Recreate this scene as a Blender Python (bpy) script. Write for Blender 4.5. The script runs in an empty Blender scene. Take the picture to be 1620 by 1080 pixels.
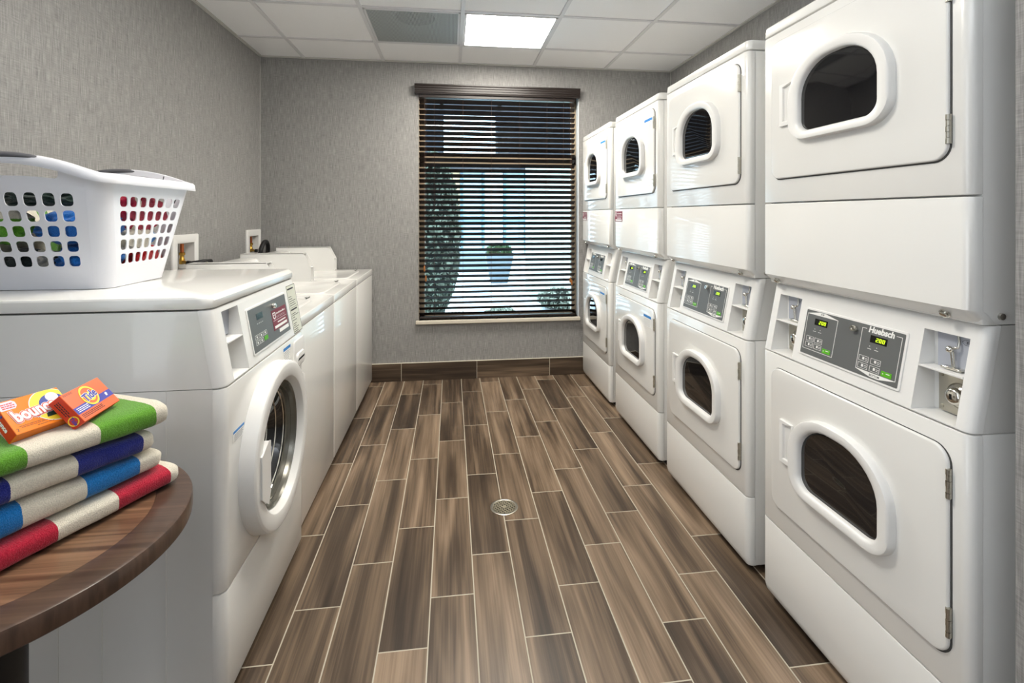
import bpy, bmesh, math, random
from mathutils import Vector, Matrix, noise
random.seed(7)
sc = bpy.context.scene
C = sc.collection
PI = math.pi
# ------------------------------------------------------------------ camera
CAM_H = 1.3337
cam = bpy.data.cameras.new('camera'); camo = bpy.data.objects.new('camera', cam); C.objects.link(camo)
camo.location = (0, 0, CAM_H); camo.rotation_euler = (PI/2, 0, -0.1262)
cam.sensor_fit = 'HORIZONTAL'; cam.sensor_width = 36
cam.lens = 790.58/1620*36
cam.shift_x = -(814.33-810)/1620; cam.shift_y = (340.77-540)/1620
cam.clip_start = 0.02; cam.clip_end = 200
sc.camera = camo
# ------------------------------------------------------------------ world, exposure
w = bpy.data.worlds.new('world'); sc.world = w; w.use_nodes = True
bg = w.node_tree.nodes['Background']; bg.inputs[0].default_value = (0.74, 0.89, 1.0, 1); bg.inputs[1].default_value = 9.5
sc.view_settings.view_transform = 'Standard'; sc.view_settings.look = 'None'
sc.view_settings.exposure = 0.22; sc.view_settings.gamma = 1.0; sc.view_settings.use_curve_mapping = False
LAMP = 42.0          # emission of the ceiling troffers
LAMP_NEAR = 26.0
def area(name, loc, rot, sx, sy, power, col):
    l = bpy.data.lights.new(name, 'AREA'); l.shape = 'RECTANGLE'; l.size = sx; l.size_y = sy; l.energy = power; l.color = col
    o = bpy.data.objects.new(name, l); C.objects.link(o); o.location = loc; o.rotation_euler = rot; return o
# added unseen fill behind the camera, aimed up to brighten the ceiling
area('ceiling_fill_light', (0.1, -.85, 1.95), (math.radians(172), 0, 0), 1.9, .9, 38, (.88, .94, 1.0))
# added unseen fill at the left wall, brightening the lower dryer fronts
area('dryer_fill_light', (-1.42, -.25, 1.25), (PI/2, 0, -PI/2), 1.3, 1.9, 15, (.86, .93, 1.0))
# room numbers
XL, XR, YB, YF, HC = -1.479, 1.879, 4.112, -1.45, 2.571
T = 0.6096; GX0, GY0 = -1.150, 3.666
TABZ = 0.745

# ------------------------------------------------------------------ materials
def lin(c):
    return tuple(((v/255)/12.92 if v/255 <= .04045 else ((v/255+.055)/1.055)**2.4) for v in c)+(1,)
def mat(name, col, rough=.5, metal=0, spec=.5, coat=0, coatr=.05, emit=None, es=0, alpha=1, trans=0, ior=1.45):
    m = bpy.data.materials.new(name); m.use_nodes = True
    b = m.node_tree.nodes['Principled BSDF']
    b.inputs['Base Color'].default_value = lin(col); b.inputs['Roughness'].default_value = rough
    b.inputs['Metallic'].default_value = metal; b.inputs['Specular IOR Level'].default_value = spec
    b.inputs['Coat Weight'].default_value = coat; b.inputs['Coat Roughness'].default_value = coatr
    b.inputs['Transmission Weight'].default_value = trans; b.inputs['IOR'].default_value = ior
    b.inputs['Alpha'].default_value = alpha
    if emit: b.inputs['Emission Color'].default_value = lin(emit); b.inputs['Emission Strength'].default_value = es
    return m
class NT:
    def __init__(s, m): s.t = m.node_tree; s.b = s.t.nodes['Principled BSDF']
    def n(s, typ, **kw):
        x = s.t.nodes.new(typ)
        for k, v in kw.items():
            if k.startswith('i_'):
                x.inputs[int(k[2:]) if k[2:].isdigit() else k[2:]].default_value = v
            else: setattr(x, k, v)
        return x
    def l(s, a, b): s.t.links.new(a, b)
    def m(s, op, a, b=0, c=None):
        x = s.t.nodes.new('ShaderNodeMath'); x.operation = op
        for i, v in enumerate((a, b, c)):
            if v is None: continue
            if isinstance(v, (int, float)): x.inputs[i].default_value = v
            else: s.l(v, x.inputs[i])
        return x.outputs[0]
def noise_bump(m, scale=60, strength=.1, dist=.002, col_amt=0, sc3=(1,1,1), detail=3):
    t = NT(m); tc = t.n('ShaderNodeTexCoord'); mp = t.n('ShaderNodeMapping'); mp.inputs['Scale'].default_value = sc3
    nz = t.n('ShaderNodeTexNoise'); nz.inputs['Scale'].default_value = scale; nz.inputs['Detail'].default_value = detail
    t.l(tc.outputs['Object'], mp.inputs[0]); t.l(mp.outputs[0], nz.inputs['Vector'])
    bp = t.n('ShaderNodeBump'); bp.inputs['Strength'].default_value = strength; bp.inputs['Distance'].default_value = dist
    t.l(nz.outputs[0], bp.inputs['Height']); t.l(bp.outputs[0], t.b.inputs['Normal'])
    if col_amt:
        c0 = t.b.inputs['Base Color'].default_value[:]
        mx = t.n('ShaderNodeMix'); mx.data_type = 'RGBA'
        mx.inputs[6].default_value = tuple(v*(1-col_amt) for v in c0[:3])+(1,); mx.inputs[7].default_value = tuple(min(1, v*(1+col_amt)) for v in c0[:3])+(1,)
        t.l(nz.outputs[0], mx.inputs[0]); t.l(mx.outputs[2], t.b.inputs['Base Color'])
    return m
M = {}
M['enamel'] = noise_bump(mat('white_enamel', (232, 231, 227), .22, coat=.5, coatr=.04), 9, .03, .004)
M['plastic'] = mat('white_plastic', (233, 232, 229), .32)
M['seal'] = mat('dark_gap_and_trim', (70, 70, 68), .7)  # shade of the dryer door gap; also glass rim and lid pull
M['black'] = mat('black_plastic', (14, 14, 15), .35)
M['dark'] = mat('dark_metal_base', (28, 27, 26), .6)
M['chrome'] = mat('chrome', (215, 213, 205), .16, 1)
M['steel'] = mat('brushed_steel', (188, 184, 172), .34, 1)
M['greyplate'] = mat('grey_painted_plate', (172, 176, 186), .45)
M['overlay'] = mat('charcoal_overlay', (98, 100, 99), .42)
M['white'] = mat('white_ink', (238, 238, 234), .5)
M['ink'] = mat('black_ink', (38, 38, 40), .6)
M['green'] = mat('green_button', (88, 176, 20), .4)
M['led'] = mat('green_led', (30, 40, 5), .5, emit=(195, 235, 30), es=1.6)
M['ledoff'] = mat('display_window', (18, 20, 16), .15)
M['maroon'] = mat('maroon_sticker', (122, 34, 52), .45)
M['bluelab'] = mat('blue_label', (45, 130, 205), .45)
M['paper'] = mat('pale_label', (212, 214, 200), .5)
M['glassdark'] = mat('dark_door_glass', (20, 20, 22), .04, spec=.6, coat=.35, coatr=.02)
M['rubber'] = mat('black_rubber', (20, 20, 22), .5)
M['copper'] = mat('copper_pipe', (190, 110, 70), .3, 1)
M['brass'] = mat('brass_valve', (190, 150, 70), .3, 1)
M['basket'] = mat('basket_plastic', (226, 227, 233), .33)
M['grip'] = mat('grey_grip', (96, 96, 100), .5)
M['sill'] = mat('sill_paint', (214, 206, 190), .4)
M['alu'] = mat('window_frame_paint', (168, 150, 126), .45)
M['trimwhite'] = mat('wall_angle_paint', (196, 195, 190), .5)
M['gridbar'] = mat('ceiling_grid_paint', (212, 212, 214), .5)
M['blind'] = mat('espresso_blind', (36, 28, 25), .4)
M['cord'] = mat('brown_cord', (70, 45, 34), .7)
M['tassel'] = mat('wood_tassel', (150, 92, 40), .5)
M['tablemetal'] = mat('black_table_metal', (18, 18, 19), .5)
M['orange'] = mat('orange_card', (232, 98, 40), .35)
M['redorange'] = mat('red_orange_card', (200, 52, 22), .35)
M['amber'] = mat('amber_card', (238, 130, 28), .22)
M['yellow'] = mat('yellow_ink', (247, 214, 52), .4)
M['blueink'] = mat('blue_ink', (44, 52, 160), .4)
M['navyink'] = mat('navy_ink', (30, 60, 150), .4)
M['darkgreen'] = mat('dark_green_ink', (32, 58, 48), .4)
M['redink'] = mat('red_ink', (214, 62, 30), .4)
M['grassgreen'] = mat('leaf_green', (52, 84, 44), .7)
def wallpaper():
    m = mat('linen_wallpaper', (140, 137, 133), .8); t = NT(m)
    g = t.n('ShaderNodeNewGeometry'); sp = t.n('ShaderNodeSeparateXYZ'); t.l(g.outputs['Position'], sp.inputs[0])
    h = t.m('ADD', sp.outputs[0], sp.outputs[1])
    def nz(sx, sz, off):
        cb = t.n('ShaderNodeCombineXYZ'); t.l(t.m('MULTIPLY', h, sx), cb.inputs[0]); t.l(t.m('MULTIPLY', sp.outputs[2], sz), cb.inputs[1]); cb.inputs[2].default_value = off
        n = t.n('ShaderNodeTexNoise'); n.inputs['Scale'].default_value = 1; n.inputs['Detail'].default_value = 3; t.l(cb.outputs[0], n.inputs['Vector']); return n.outputs[0]
    v = t.m('ADD', t.m('MULTIPLY', nz(330, 16, 1), .62), t.m('MULTIPLY', nz(22, 420, 5), .38))
    v = t.m('ADD', t.m('MULTIPLY', v, .85), t.m('MULTIPLY', nz(60, 5, 9), .15))
    cr = t.n('ShaderNodeValToRGB'); t.l(v, cr.inputs[0])
    e = cr.color_ramp.elements; e[0].position = .33; e[0].color = lin((112, 111, 111)); e[1].position = .68; e[1].color = lin((172, 170, 167))
    t.l(cr.outputs[0], t.b.inputs['Base Color'])
    bp = t.n('ShaderNodeBump'); bp.inputs['Strength'].default_value = .25; bp.inputs['Distance'].default_value = .001; t.l(v, bp.inputs['Height']); t.l(bp.outputs[0], t.b.inputs['Normal'])
    return m
M['wall'] = wallpaper()
def woodtile(name, axis_a, axis_l, a0, pitch, l0, L, shift, rough=.3, grout_w=.0021, dark=0):
    m = mat(name, (110, 95, 80), rough); t = NT(m)
    g = t.n('ShaderNodeNewGeometry'); sp = t.n('ShaderNodeSeparateXYZ'); t.l(g.outputs['Position'], sp.inputs[0])
    A = sp.outputs[axis_a]; Lc = sp.outputs[axis_l]
    a = t.m('DIVIDE', t.m('SUBTRACT', A, a0), pitch); col = t.m('FLOOR', a)
    l = t.m('DIVIDE', t.m('SUBTRACT', t.m('SUBTRACT', Lc, l0), t.m('MULTIPLY', col, shift)), L); row = t.m('FLOOR', l)
    fa = t.m('SUBTRACT', a, col); fl = t.m('SUBTRACT', l, row)
    da = t.m('MULTIPLY', t.m('MINIMUM', fa, t.m('SUBTRACT', 1, fa)), pitch); dl = t.m('MULTIPLY', t.m('MINIMUM', fl, t.m('SUBTRACT', 1, fl)), L)
    d = t.m('MINIMUM', da, dl); grout = t.m('LESS_THAN', d, grout_w)
    cb = t.n('ShaderNodeCombineXYZ'); t.l(col, cb.inputs[0]); t.l(row, cb.inputs[1])
    wn = t.n('ShaderNodeTexWhiteNoise'); wn.noise_dimensions = '3D'; t.l(cb.outputs[0], wn.inputs['Vector'])
    sr = t.n('ShaderNodeSeparateColor'); t.l(wn.outputs['Color'], sr.inputs[0])
    def nz(sa, sl, k, detail, dist=0.0):
        c2 = t.n('ShaderNodeCombineXYZ'); t.l(t.m('MULTIPLY', A, sa), c2.inputs[0]); t.l(t.m('MULTIPLY', Lc, sl), c2.inputs[1]); t.l(t.m('MULTIPLY', sr.outputs[k], 90), c2.inputs[2])
        n = t.n('ShaderNodeTexNoise'); n.inputs['Scale'].default_value = 1; n.inputs['Detail'].default_value = detail; n.inputs['Distortion'].default_value = dist; t.l(c2.outputs[0], n.inputs['Vector']); return n.outputs[0]
    broad = nz(15, 1.1, 0, 2, .6); fine = nz(170, 2.2, 1, 5); mid = nz(46, 1.6, 2, 3, .4)
    v = t.m('ADD', t.m('ADD', t.m('MULTIPLY', broad, .62), t.m('MULTIPLY', mid, .26)), t.m('MULTIPLY', fine, .22))
    v = t.m('ADD', v, t.m('MULTIPLY', t.m('SUBTRACT', sr.outputs[0], .5), .15))
    if dark: v = t.m('SUBTRACT', v, dark)
    cr = t.n('ShaderNodeValToRGB'); t.l(v, cr.inputs[0]); e = cr.color_ramp.elements
    e[0].position = .36; e[0].color = lin((54, 43, 34)); e[1].position = .74; e[1].color = lin((154, 132, 110))
    x = e.new(.47); x.color = lin((80, 66, 53)); x = e.new(.58); x.color = lin((114, 96, 78))
    mx = t.n('ShaderNodeMix'); mx.data_type = 'RGBA'; t.l(grout, mx.inputs[0]); t.l(cr.outputs[0], mx.inputs[6]); mx.inputs[7].default_value = lin((186, 178, 160))
    t.l(mx.outputs[2], t.b.inputs['Base Color'])
    t.l(t.m('ADD', t.m('MULTIPLY', grout, .45), t.m('ADD', rough, t.m('MULTIPLY', fine, .12))), t.b.inputs['Roughness'])
    bp = t.n('ShaderNodeBump'); bp.inputs['Strength'].default_value = .35; bp.inputs['Distance'].default_value = .0015
    hh = t.m('MINIMUM', t.m('DIVIDE', d, grout_w*1.6), 1); t.l(t.m('ADD', hh, t.m('MULTIPLY', fine, .08)), bp.inputs['Height']); t.l(bp.outputs[0], t.b.inputs['Normal'])
    return m
M['floor'] = woodtile('wood_look_floor_tile', 0, 1, -.5261, .1515, 3.594, .6090, .2030)
M['base_back'] = woodtile('baseboard_tile_back', 2, 0, -.06, .25, .2075, .606, 0, .35, dark=.09)
M['base_side'] = woodtile('baseboard_tile_side', 2, 1, -.06, .25, 3.6, .606, 0, .35)
def ceiltile():
    m = mat('ceiling_tile', (237, 237, 238), .85)
    return noise_bump(m, 130, .15, .002, .03)
M['ceil'] = ceiltile()
def towel_mat(name, colour, bands, white=(222, 214, 196), axis=0):
    """bands: list of (start,end) positions along object X that carry the colour; the rest is cream"""
    m = mat(name, colour, .95, spec=.1); t = NT(m)
    tc = t.n('ShaderNodeTexCoord'); sp = t.n('ShaderNodeSeparateXYZ'); t.l(tc.outputs['Object'], sp.inputs[0])
    nz = t.n('ShaderNodeTexNoise'); nz.inputs['Scale'].default_value = 520; nz.inputs['Detail'].default_value = 2; t.l(tc.outputs['Object'], nz.inputs['Vector'])
    wv = t.n('ShaderNodeTexNoise'); wv.inputs['Scale'].default_value = 14; wv.inputs['Detail'].default_value = 2; t.l(tc.outputs['Object'], wv.inputs['Vector'])
    x = t.m('ADD', sp.outputs[axis], t.m('MULTIPLY', t.m('SUBTRACT', wv.outputs[0], .5), .006)); x = t.m('ADD', x, t.m('MULTIPLY', t.m('SUBTRACT', nz.outputs[0], .5), .002))
    acc = None
    for a, b in bands:
        k = t.m('MULTIPLY', t.m('GREATER_THAN', x, a), t.m('LESS_THAN', x, b)); acc = k if acc is None else t.m('MAXIMUM', acc, k)
    def tint(c, lo, hi):
        r = t.n('ShaderNodeValToRGB'); t.l(nz.outputs[0], r.inputs[0]); e = r.color_ramp.elements
        c = lin(c); e[0].position = .3; e[0].color = tuple(v*lo for v in c[:3])+(1,); e[1].position = .72; e[1].color = tuple(min(1, v*hi+.01) for v in c[:3])+(1,); return r.outputs[0]
    mx = t.n('ShaderNodeMix'); mx.data_type = 'RGBA'; t.l(acc, mx.inputs[0]); t.l(tint(white, .84, 1.06), mx.inputs[6]); t.l(tint(colour, .72, 1.22), mx.inputs[7]); t.l(mx.outputs[2], t.b.inputs['Base Color'])
    bp = t.n('ShaderNodeBump'); bp.inputs['Strength'].default_value = .7; bp.inputs['Distance'].default_value = .0025; t.l(nz.outputs[0], bp.inputs['Height']); t.l(bp.outputs[0], t.b.inputs['Normal'])
    t.b.inputs['Sheen Weight'].default_value = .3
    return m
def woodmat(name, c0, c1, rough, rot=0.0):
    m = mat(name, c0, rough, coat=.3, coatr=.15); t = NT(m)
    tc = t.n('ShaderNodeTexCoord'); mp = t.n('ShaderNodeMapping'); mp.inputs['Scale'].default_value = (1.6, 90, 10); mp.inputs['Rotation'].default_value = (0, 0, rot)
    t.l(tc.outputs['Object'], mp.inputs[0]); nz = t.n('ShaderNodeTexNoise'); nz.inputs['Scale'].default_value = 1; nz.inputs['Detail'].default_value = 5; nz.inputs['Distortion'].default_value = .5
    t.l(mp.outputs[0], nz.inputs['Vector']); r = t.n('ShaderNodeValToRGB'); t.l(nz.outputs[0], r.inputs[0]); e = r.color_ramp.elements
    e[0].position = .35; e[0].color = lin(c0); e[1].position = .68; e[1].color = lin(c1); t.l(r.outputs[0], t.b.inputs['Base Color']); return m
M['tabletop'] = woodmat('walnut_table_top', (84, 60, 44), (142, 108, 82), .3, 1.0)
M['tablerim'] = woodmat('dark_walnut_rim', (66, 48, 38), (92, 70, 57), .32, 1.0)

# ------------------------------------------------------------------ mesh helpers
def tag(o, label=None, cat=None, group=None, kind=None):
    if label: o['label'] = label
    if cat: o['category'] = cat
    if group: o['group'] = group
    if kind: o['kind'] = kind
    return o
def obj(name, bm, m, parent=None, smooth=40, local=None):
    bmesh.ops.recalc_face_normals(bm, faces=bm.faces[:])
    me = bpy.data.meshes.new(name); bm.to_mesh(me); bm.free()
    for mm in (m if isinstance(m, (list, tuple)) else [m]): me.materials.append(mm)
    if smooth:
        for p in me.polygons: p.use_smooth = True
        me.set_sharp_from_angle(angle=math.radians(smooth))
    o = bpy.data.objects.new(name, me); C.objects.link(o)
    if parent: o.parent = parent
    if local is not None: o.matrix_local = local
    return o
def empty(name, loc, rz=0, label=None, cat=None, group=None):
    o = bpy.data.objects.new(name, None); C.objects.link(o); o.location = loc; o.rotation_euler = (0, 0, rz); o.empty_display_size = .1
    return tag(o, label, cat, group)
def box(bm, x0, x1, y0, y1, z0, z1, b=0, seg=2, Mx=None):
    t = bmesh.new(); r = bmesh.ops.create_cube(t, size=1)
    for v in t.verts: v.co = Vector(((x0+x1)/2+v.co.x*(x1-x0), (y0+y1)/2+v.co.y*(y1-y0), (z0+z1)/2+v.co.z*(z1-z0)))
    if b: bmesh.ops.bevel(t, geom=t.edges[:]+t.verts[:], offset=b, segments=seg, profile=.5, affect='EDGES')
    if Mx is not None: bmesh.ops.transform(t, matrix=Mx, verts=t.verts[:])
    me = bpy.data.meshes.new('t'); t.to_mesh(me); t.free(); bm.from_mesh(me); bpy.data.meshes.remove(me); return bm
def loft(bm, loops, cap0=True, cap1=True, close=True):
    vs = [[bm.verts.new(p) for p in lp] for lp in loops]; n = len(loops[0])
    for a, b in zip(vs, vs[1:]):
        for i in range(n if close else n-1):
            j = (i+1) % n
            try: bm.faces.new((a[i], a[j], b[j], b[i]))
            except ValueError: pass
    if cap0: bm.faces.new(vs[0][::-1])
    if cap1: bm.faces.new(vs[-1])
    return vs
def rr(cx, cz, w_, h_, r, n=7):
    """rounded rectangle outline; r = 4 corner (rx,rz): tr, tl, bl, br"""
    if not isinstance(r, (list, tuple)): r = [(r, r)]*4
    P = []
    for k, (sx, sz) in enumerate(((1, 1), (-1, 1), (-1, -1), (1, -1))):
        rx, rz = r[k]; ox, oz = cx+sx*(w_/2-rx), cz+sz*(h_/2-rz)
        for i in range(n+1):
            a = PI/2*k+PI/2*i/n; P.append((ox+rx*math.cos(a), oz+rz*math.sin(a)))
    return P
def lerp(A, B, f): return [(a[0]+(b[0]-a[0])*f, a[1]+(b[1]-a[1])*f) for a, b in zip(A, B)]
def off(P, d):
    n = len(P); out = []
    for i in range(n):
        a, b, c = P[i-1], P[i], P[(i+1) % n]
        tx, tz = c[0]-a[0], c[1]-a[1]; L = math.hypot(tx, tz) or 1
        out.append((b[0]+tz/L*d, b[1]-tx/L*d))
    return out
def plate_xz(bm, P, yb, yf, b=.003, seg=3):
    """outline P in x,z; back at yb, face at yf (towards -y) with rounded front edge"""
    loops = [[(x, yb, z) for x, z in P]]
    for i in range(seg+1):
        a = PI/2*i/seg; Q = off(P, -b*(1-math.cos(a))); y = yf+b*(1-math.sin(a)) if yf < yb else yf-b*(1-math.sin(a))
        loops.append([(x, y, z) for x, z in Q])
    loft(bm, loops)
def cyl(bm, p0, p1, r0, r1=None, n=20, cap=True):
    p0, p1 = Vector(p0), Vector(p1); r1 = r0 if r1 is None else r1
    d = (p1-p0).normalized(); u = d.orthogonal().normalized(); v = d.cross(u)
    loft(bm, [[p+u*(r*math.cos(2*PI*i/n))+v*(r*math.sin(2*PI*i/n)) for i in range(n)] for p, r in ((p0, r0), (p1, r1))], cap, cap)
def revolve(bm, c, axis, prof, n=48, cap0=False, cap1=False):
    """prof: list of (radius, distance along axis)"""
    c = Vector(c); d = Vector(axis).normalized(); u = d.orthogonal().normalized(); v = d.cross(u)
    loft(bm, [[c+d*t+u*(r*math.cos(2*PI*i/n))+v*(r*math.sin(2*PI*i/n)) for i in range(n)] for r, t in prof], cap0, cap1)
def tube(bm, pts, r, n=10, cap=True):
    pts = [Vector(p) for p in pts]; loops = []; u = None
    for i, p in enumerate(pts):
        d = (pts[min(i+1, len(pts)-1)]-pts[max(i-1, 0)]).normalized()
        if u is None: u = d.orthogonal().normalized()
        u = (u-d*u.dot(d)).normalized(); v = d.cross(u)
        loops.append([p+u*(r*math.cos(2*PI*k/n))+v*(r*math.sin(2*PI*k/n)) for k in range(n)])
    loft(bm, loops, cap, cap)
def text(name, s, size, m, parent, local, extrude=.0002, bold=0, shear=0, align='CENTER', xs=1, bev=0):
    cu = bpy.data.curves.new('txt', 'FONT'); cu.body = s; cu.size = size; cu.extrude = extrude; cu.offset = bold; cu.shear = shear
    cu.align_x = align; cu.align_y = 'CENTER'; cu.resolution_u = 3
    o = bpy.data.objects.new('txt', cu); C.objects.link(o)
    dg = bpy.context.evaluated_depsgraph_get(); dg.update()
    me = bpy.data.meshes.new_from_object(o.evaluated_get(dg)); bpy.data.objects.remove(o); bpy.data.curves.remove(cu)
    me.materials.clear(); me.materials.append(m); me.name = name
    for v in me.vertices: v.co.x *= xs
    t = bpy.data.objects.new(name, me); C.objects.link(t); t.parent = parent; t.matrix_local = local; return t
def rect2(bm, x0, x1, y0, y1, z0, z1): box(bm, x0, x1, y0, y1, z0, z1)
def frame2(bm, x0, x1, y0, y1, wd, z0, z1):
    box(bm, x0, x1, y0, y0+wd, z0, z1); box(bm, x0, x1, y1-wd, y1, z0, z1); box(bm, x0, x0+wd, y0, y1, z0, z1); box(bm, x1-wd, x1, y0, y1, z0, z1)
def poly2(bm, P, z0, z1): loft(bm, [[(x, y, z0) for x, y in P], [(x, y, z1) for x, y in P]])
def struct(name, bm, m, smooth=0): o = obj(name, bm, m, None, smooth); o['kind'] = 'structure'; return o
def sbox(name, x0, x1, y0, y1, z0, z1, m, b=0): return struct(name, box(bmesh.new(), x0, x1, y0, y1, z0, z1, b), m)

# ------------------------------------------------------------------ room shell
sbox('floor', XL-.1, XR+.1, YF-.1, YB+.16, -.12, 0, M['floor'])
WBX = ((2.862, 3.135), (3.838, 4.100)); bm = bmesh.new()   # two openings for the supply boxes
for a in ((YF-.1, YB+.12, 0, 1.03), (YF-.1, YB+.12, 1.184, HC+.05), (YF-.1, WBX[0][0]+.046, 1.03, 1.184), (WBX[0][1]-.046, WBX[1][0]+.046, 1.03, 1.184), (WBX[1][1]-.046, YB+.12, 1.03, 1.184)):
    box(bm, XL-.12, XL, a[0], a[1], a[2], a[3])
struct('wall_left', bm, M['wall'])
sbox('wall_right', XR, XR+.12, YF-.1, YB+.12, 0, HC+.05, M['wall'])
sbox('wall_front', XL, XR, YF-.12, YF, 0, HC+.05, M['wall'])
sbox('wall_return', 1.118, XR, YF, .866, 0, HC+.01, M['wall'], .003)
WX0, WX1, WZ0, WZ1, WD = -.262, 1.066, .485, 2.335, .16
bm = bmesh.new()
for a in ((XL, WX0, 0, HC+.05), (WX1, XR, 0, HC+.05), (WX0, WX1, 0, WZ0), (WX0, WX1, WZ1, HC+.05)):
    box(bm, a[0], a[1], YB, YB+WD, a[2], a[3])
struct('wall_back', bm, M['wall'])
# ceiling: tiles with a slightly proud grid
sbox('ceiling', XL, XR, YF, YB, HC+.006, HC+.08, M['ceil'])
bm = bmesh.new(); GW = .012
for i in range(-1, 6):
    x = GX0+i*T
    if XL < x < XR: box(bm, x-GW, x+GW, YF, YB, HC-.001, HC+.012)
for j in range(-1, 10):
    y = GY0-j*T
    if YF < y < YB: box(bm, XL, XR, y-GW, y+GW, HC-.0005, HC+.012)
struct('trim_1', bm, M['gridbar'])
bm = bmesh.new()
for a in ((XL, XL+.02, YF, YB), (XR-.02, XR, YF, YB), (XL, XR, YB-.02, YB)): box(bm, a[0], a[1], a[2], a[3], HC-.003, HC+.004)
struct('trim_2', bm, M['trimwhite'])
bm = bmesh.new(); box(bm, XL, XL+.003, YB-.003, YB, 0, HC); box(bm, XR-.003, XR, YB-.003, YB, 0, HC); struct('trim_3', bm, M['trimwhite'])
# baseboards of the same plank tile with a thin metal edge
def baseboard(name, x0, x1, y0, y1, m, edge):
    o = struct(name, box(bmesh.new(), x0, x1, y0, y1, .0015, .143, .001), m); b = bmesh.new(); box(b, *edge, .143, .147); e = obj('metal_edge', b, M['sill'], o, 0)
baseboard('baseboard_back', XL+.012, XR-.012, YB-.011, YB-.0005, M['base_back'], (XL+.012, XR-.012, YB-.012, YB-.0005))
baseboard('baseboard_left', XL+.0005, XL+.011, YF+.01, YB-.011, M['base_side'], (XL+.0005, XL+.012, YF+.01, YB-.011))
baseboard('baseboard_right', XR-.011, XR-.0005, .9, YB-.011, M['base_side'], (XR-.012, XR-.0005, .9, YB-.011))
# window: sill, frame, pane
win = tag(bpy.data.objects.new('window_1', None), kind='structure'); C.objects.link(win); win.location = ((WX0+WX1)/2, YB+.12, WZ0)
def wobj(name, bm, m): 
    o = obj(name, bm, m, win, 0); o.matrix_parent_inverse = Matrix.Translation(-Vector(win.location)); return o
bm = bmesh.new(); box(bm, WX0-.022, WX1+.004, YB-.035, YB+.10, WZ0-.028, WZ0, .004); wobj('window_sill', bm, M['sill'])
bm = bmesh.new(); fy0, fy1 = YB+.085, YB+.14
box(bm, WX0, WX0+.045, fy0, fy1, WZ0, WZ1); box(bm, WX1-.04, WX1, fy0, fy1, WZ0, WZ1); box(bm, WX0, WX1, fy0, fy1, WZ0, WZ0+.03); box(bm, WX0, WX1, fy0, fy1, WZ1-.05, WZ1)
box(bm, WX0, WX1, fy0, fy1, 1.765, 1.845)
wobj('window_frame', bm, M['alu'])
bm = bmesh.new(); box(bm, WX0+.01, WX1-.01, YB+.11, YB+.116, WZ0+.01, WZ1-.01)
gl = mat('window_glass', (225, 240, 245), 0.0, trans=1, ior=1.45)
t_ = NT(gl); tr = t_.n('ShaderNodeBsdfTransparent'); tr.inputs[0].default_value = (.86, .93, .96, 1); gs = t_.n('ShaderNodeBsdfGlossy'); gs.inputs['Roughness'].default_value = .01
fr = t_.n('ShaderNodeFresnel'); ms = t_.n('ShaderNodeMixShader'); t_.l(fr.outputs[0], ms.inputs[0]); t_.l(tr.outputs[0], ms.inputs[1]); t_.l(gs.outputs[0], ms.inputs[2]); t_.l(ms.outputs[0], t_.t.nodes['Material Output'].inputs['Surface'])
wobj('window_pane', bm, gl)
# reveal lining; right side's white has daylight's pale blue put into its colour
bm = bmesh.new(); box(bm, WX0, WX0+.004, YB+.002, fy0, WZ0, WZ1); wobj('reveal_lining', bm, M['alu']); bm = bmesh.new(); box(bm, WX1-.004, WX1, YB+.002, fy0, WZ0, WZ1); wobj('reveal_lining', bm, mat('reveal_white_daylit', (226, 232, 236), .5))

# ------------------------------------------------------------------ ceiling fixtures
def troffer(cx, cy, label, power, grp='ceiling light panels'):
    r = empty('ceiling_light', (cx, cy, HC), 0, label, 'ceiling light', grp)
    hw = T/2-GW-.001; b = bmesh.new(); wd = .014
    for s in ((-hw, hw, -hw, -hw+wd), (-hw, hw, hw-wd, hw), (-hw, -hw+wd, -hw, hw), (hw-wd, hw, -hw, hw)): box(b, *s, -.004, .004, .001)
    obj('frame', b, M['gridbar'], r, 0)
    em = mat('lamp_diffuser', (255, 255, 250), .6, emit=(255, 249, 238), es=power)
    b = bmesh.new(); box(b, -hw+wd, hw-wd, -hw+wd, hw-wd, -.0015, .003); obj('diffuser', b, em, r, 0)
troffer(GX0+2.5*T, GY0-.5*T, 'lit square ceiling light panel nearest the window', LAMP)
troffer(GX0+1.5*T, GY0-3.5*T, 'lit square ceiling light panel over the aisle, ahead of the camera', LAMP_NEAR)
vr = empty('ceiling_vent', (GX0+1.5*T, GY0-.5*T, HC), 0, 'grey perforated square ceiling vent left of the lit light panel', 'air vent')
def perf():
    m = mat('perforated_metal', (170, 176, 177), .5); t = NT(m); tc = t.n('ShaderNodeTexCoord'); sp = t.n('ShaderNodeSeparateXYZ'); t.l(tc.outputs['Object'], sp.inputs[0])
    p = .0085
    u = t.m('SUBTRACT', t.m('FRACT', t.m('DIVIDE', sp.outputs[0], p)), .5); v = t.m('SUBTRACT', t.m('FRACT', t.m('DIVIDE', sp.outputs[1], p)), .5)
    d = t.m('SQRT', t.m('ADD', t.m('MULTIPLY', u, u), t.m('MULTIPLY', v, v))); hole = t.m('LESS_THAN', d, .3)
    t.l(t.m('SUBTRACT', 1, hole), t.b.inputs['Alpha']); return m
hw = T/2-GW-.002
b = bmesh.new(); bmesh.ops.create_grid(b, x_segments=1, y_segments=1, size=hw-.012, matrix=Matrix.Translation((0, 0, -.001))); obj('perforated_face', b, perf(), vr, 0)
b = bmesh.new()
for s in ((-hw, hw, -hw, -hw+.014), (-hw, hw, hw-.014, hw), (-hw, -hw+.014, -hw, hw), (hw-.014, hw, -hw, hw)): box(b, *s, -.003, .003, .001)
obj('frame', b, M['gridbar'], vr, 0)
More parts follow.
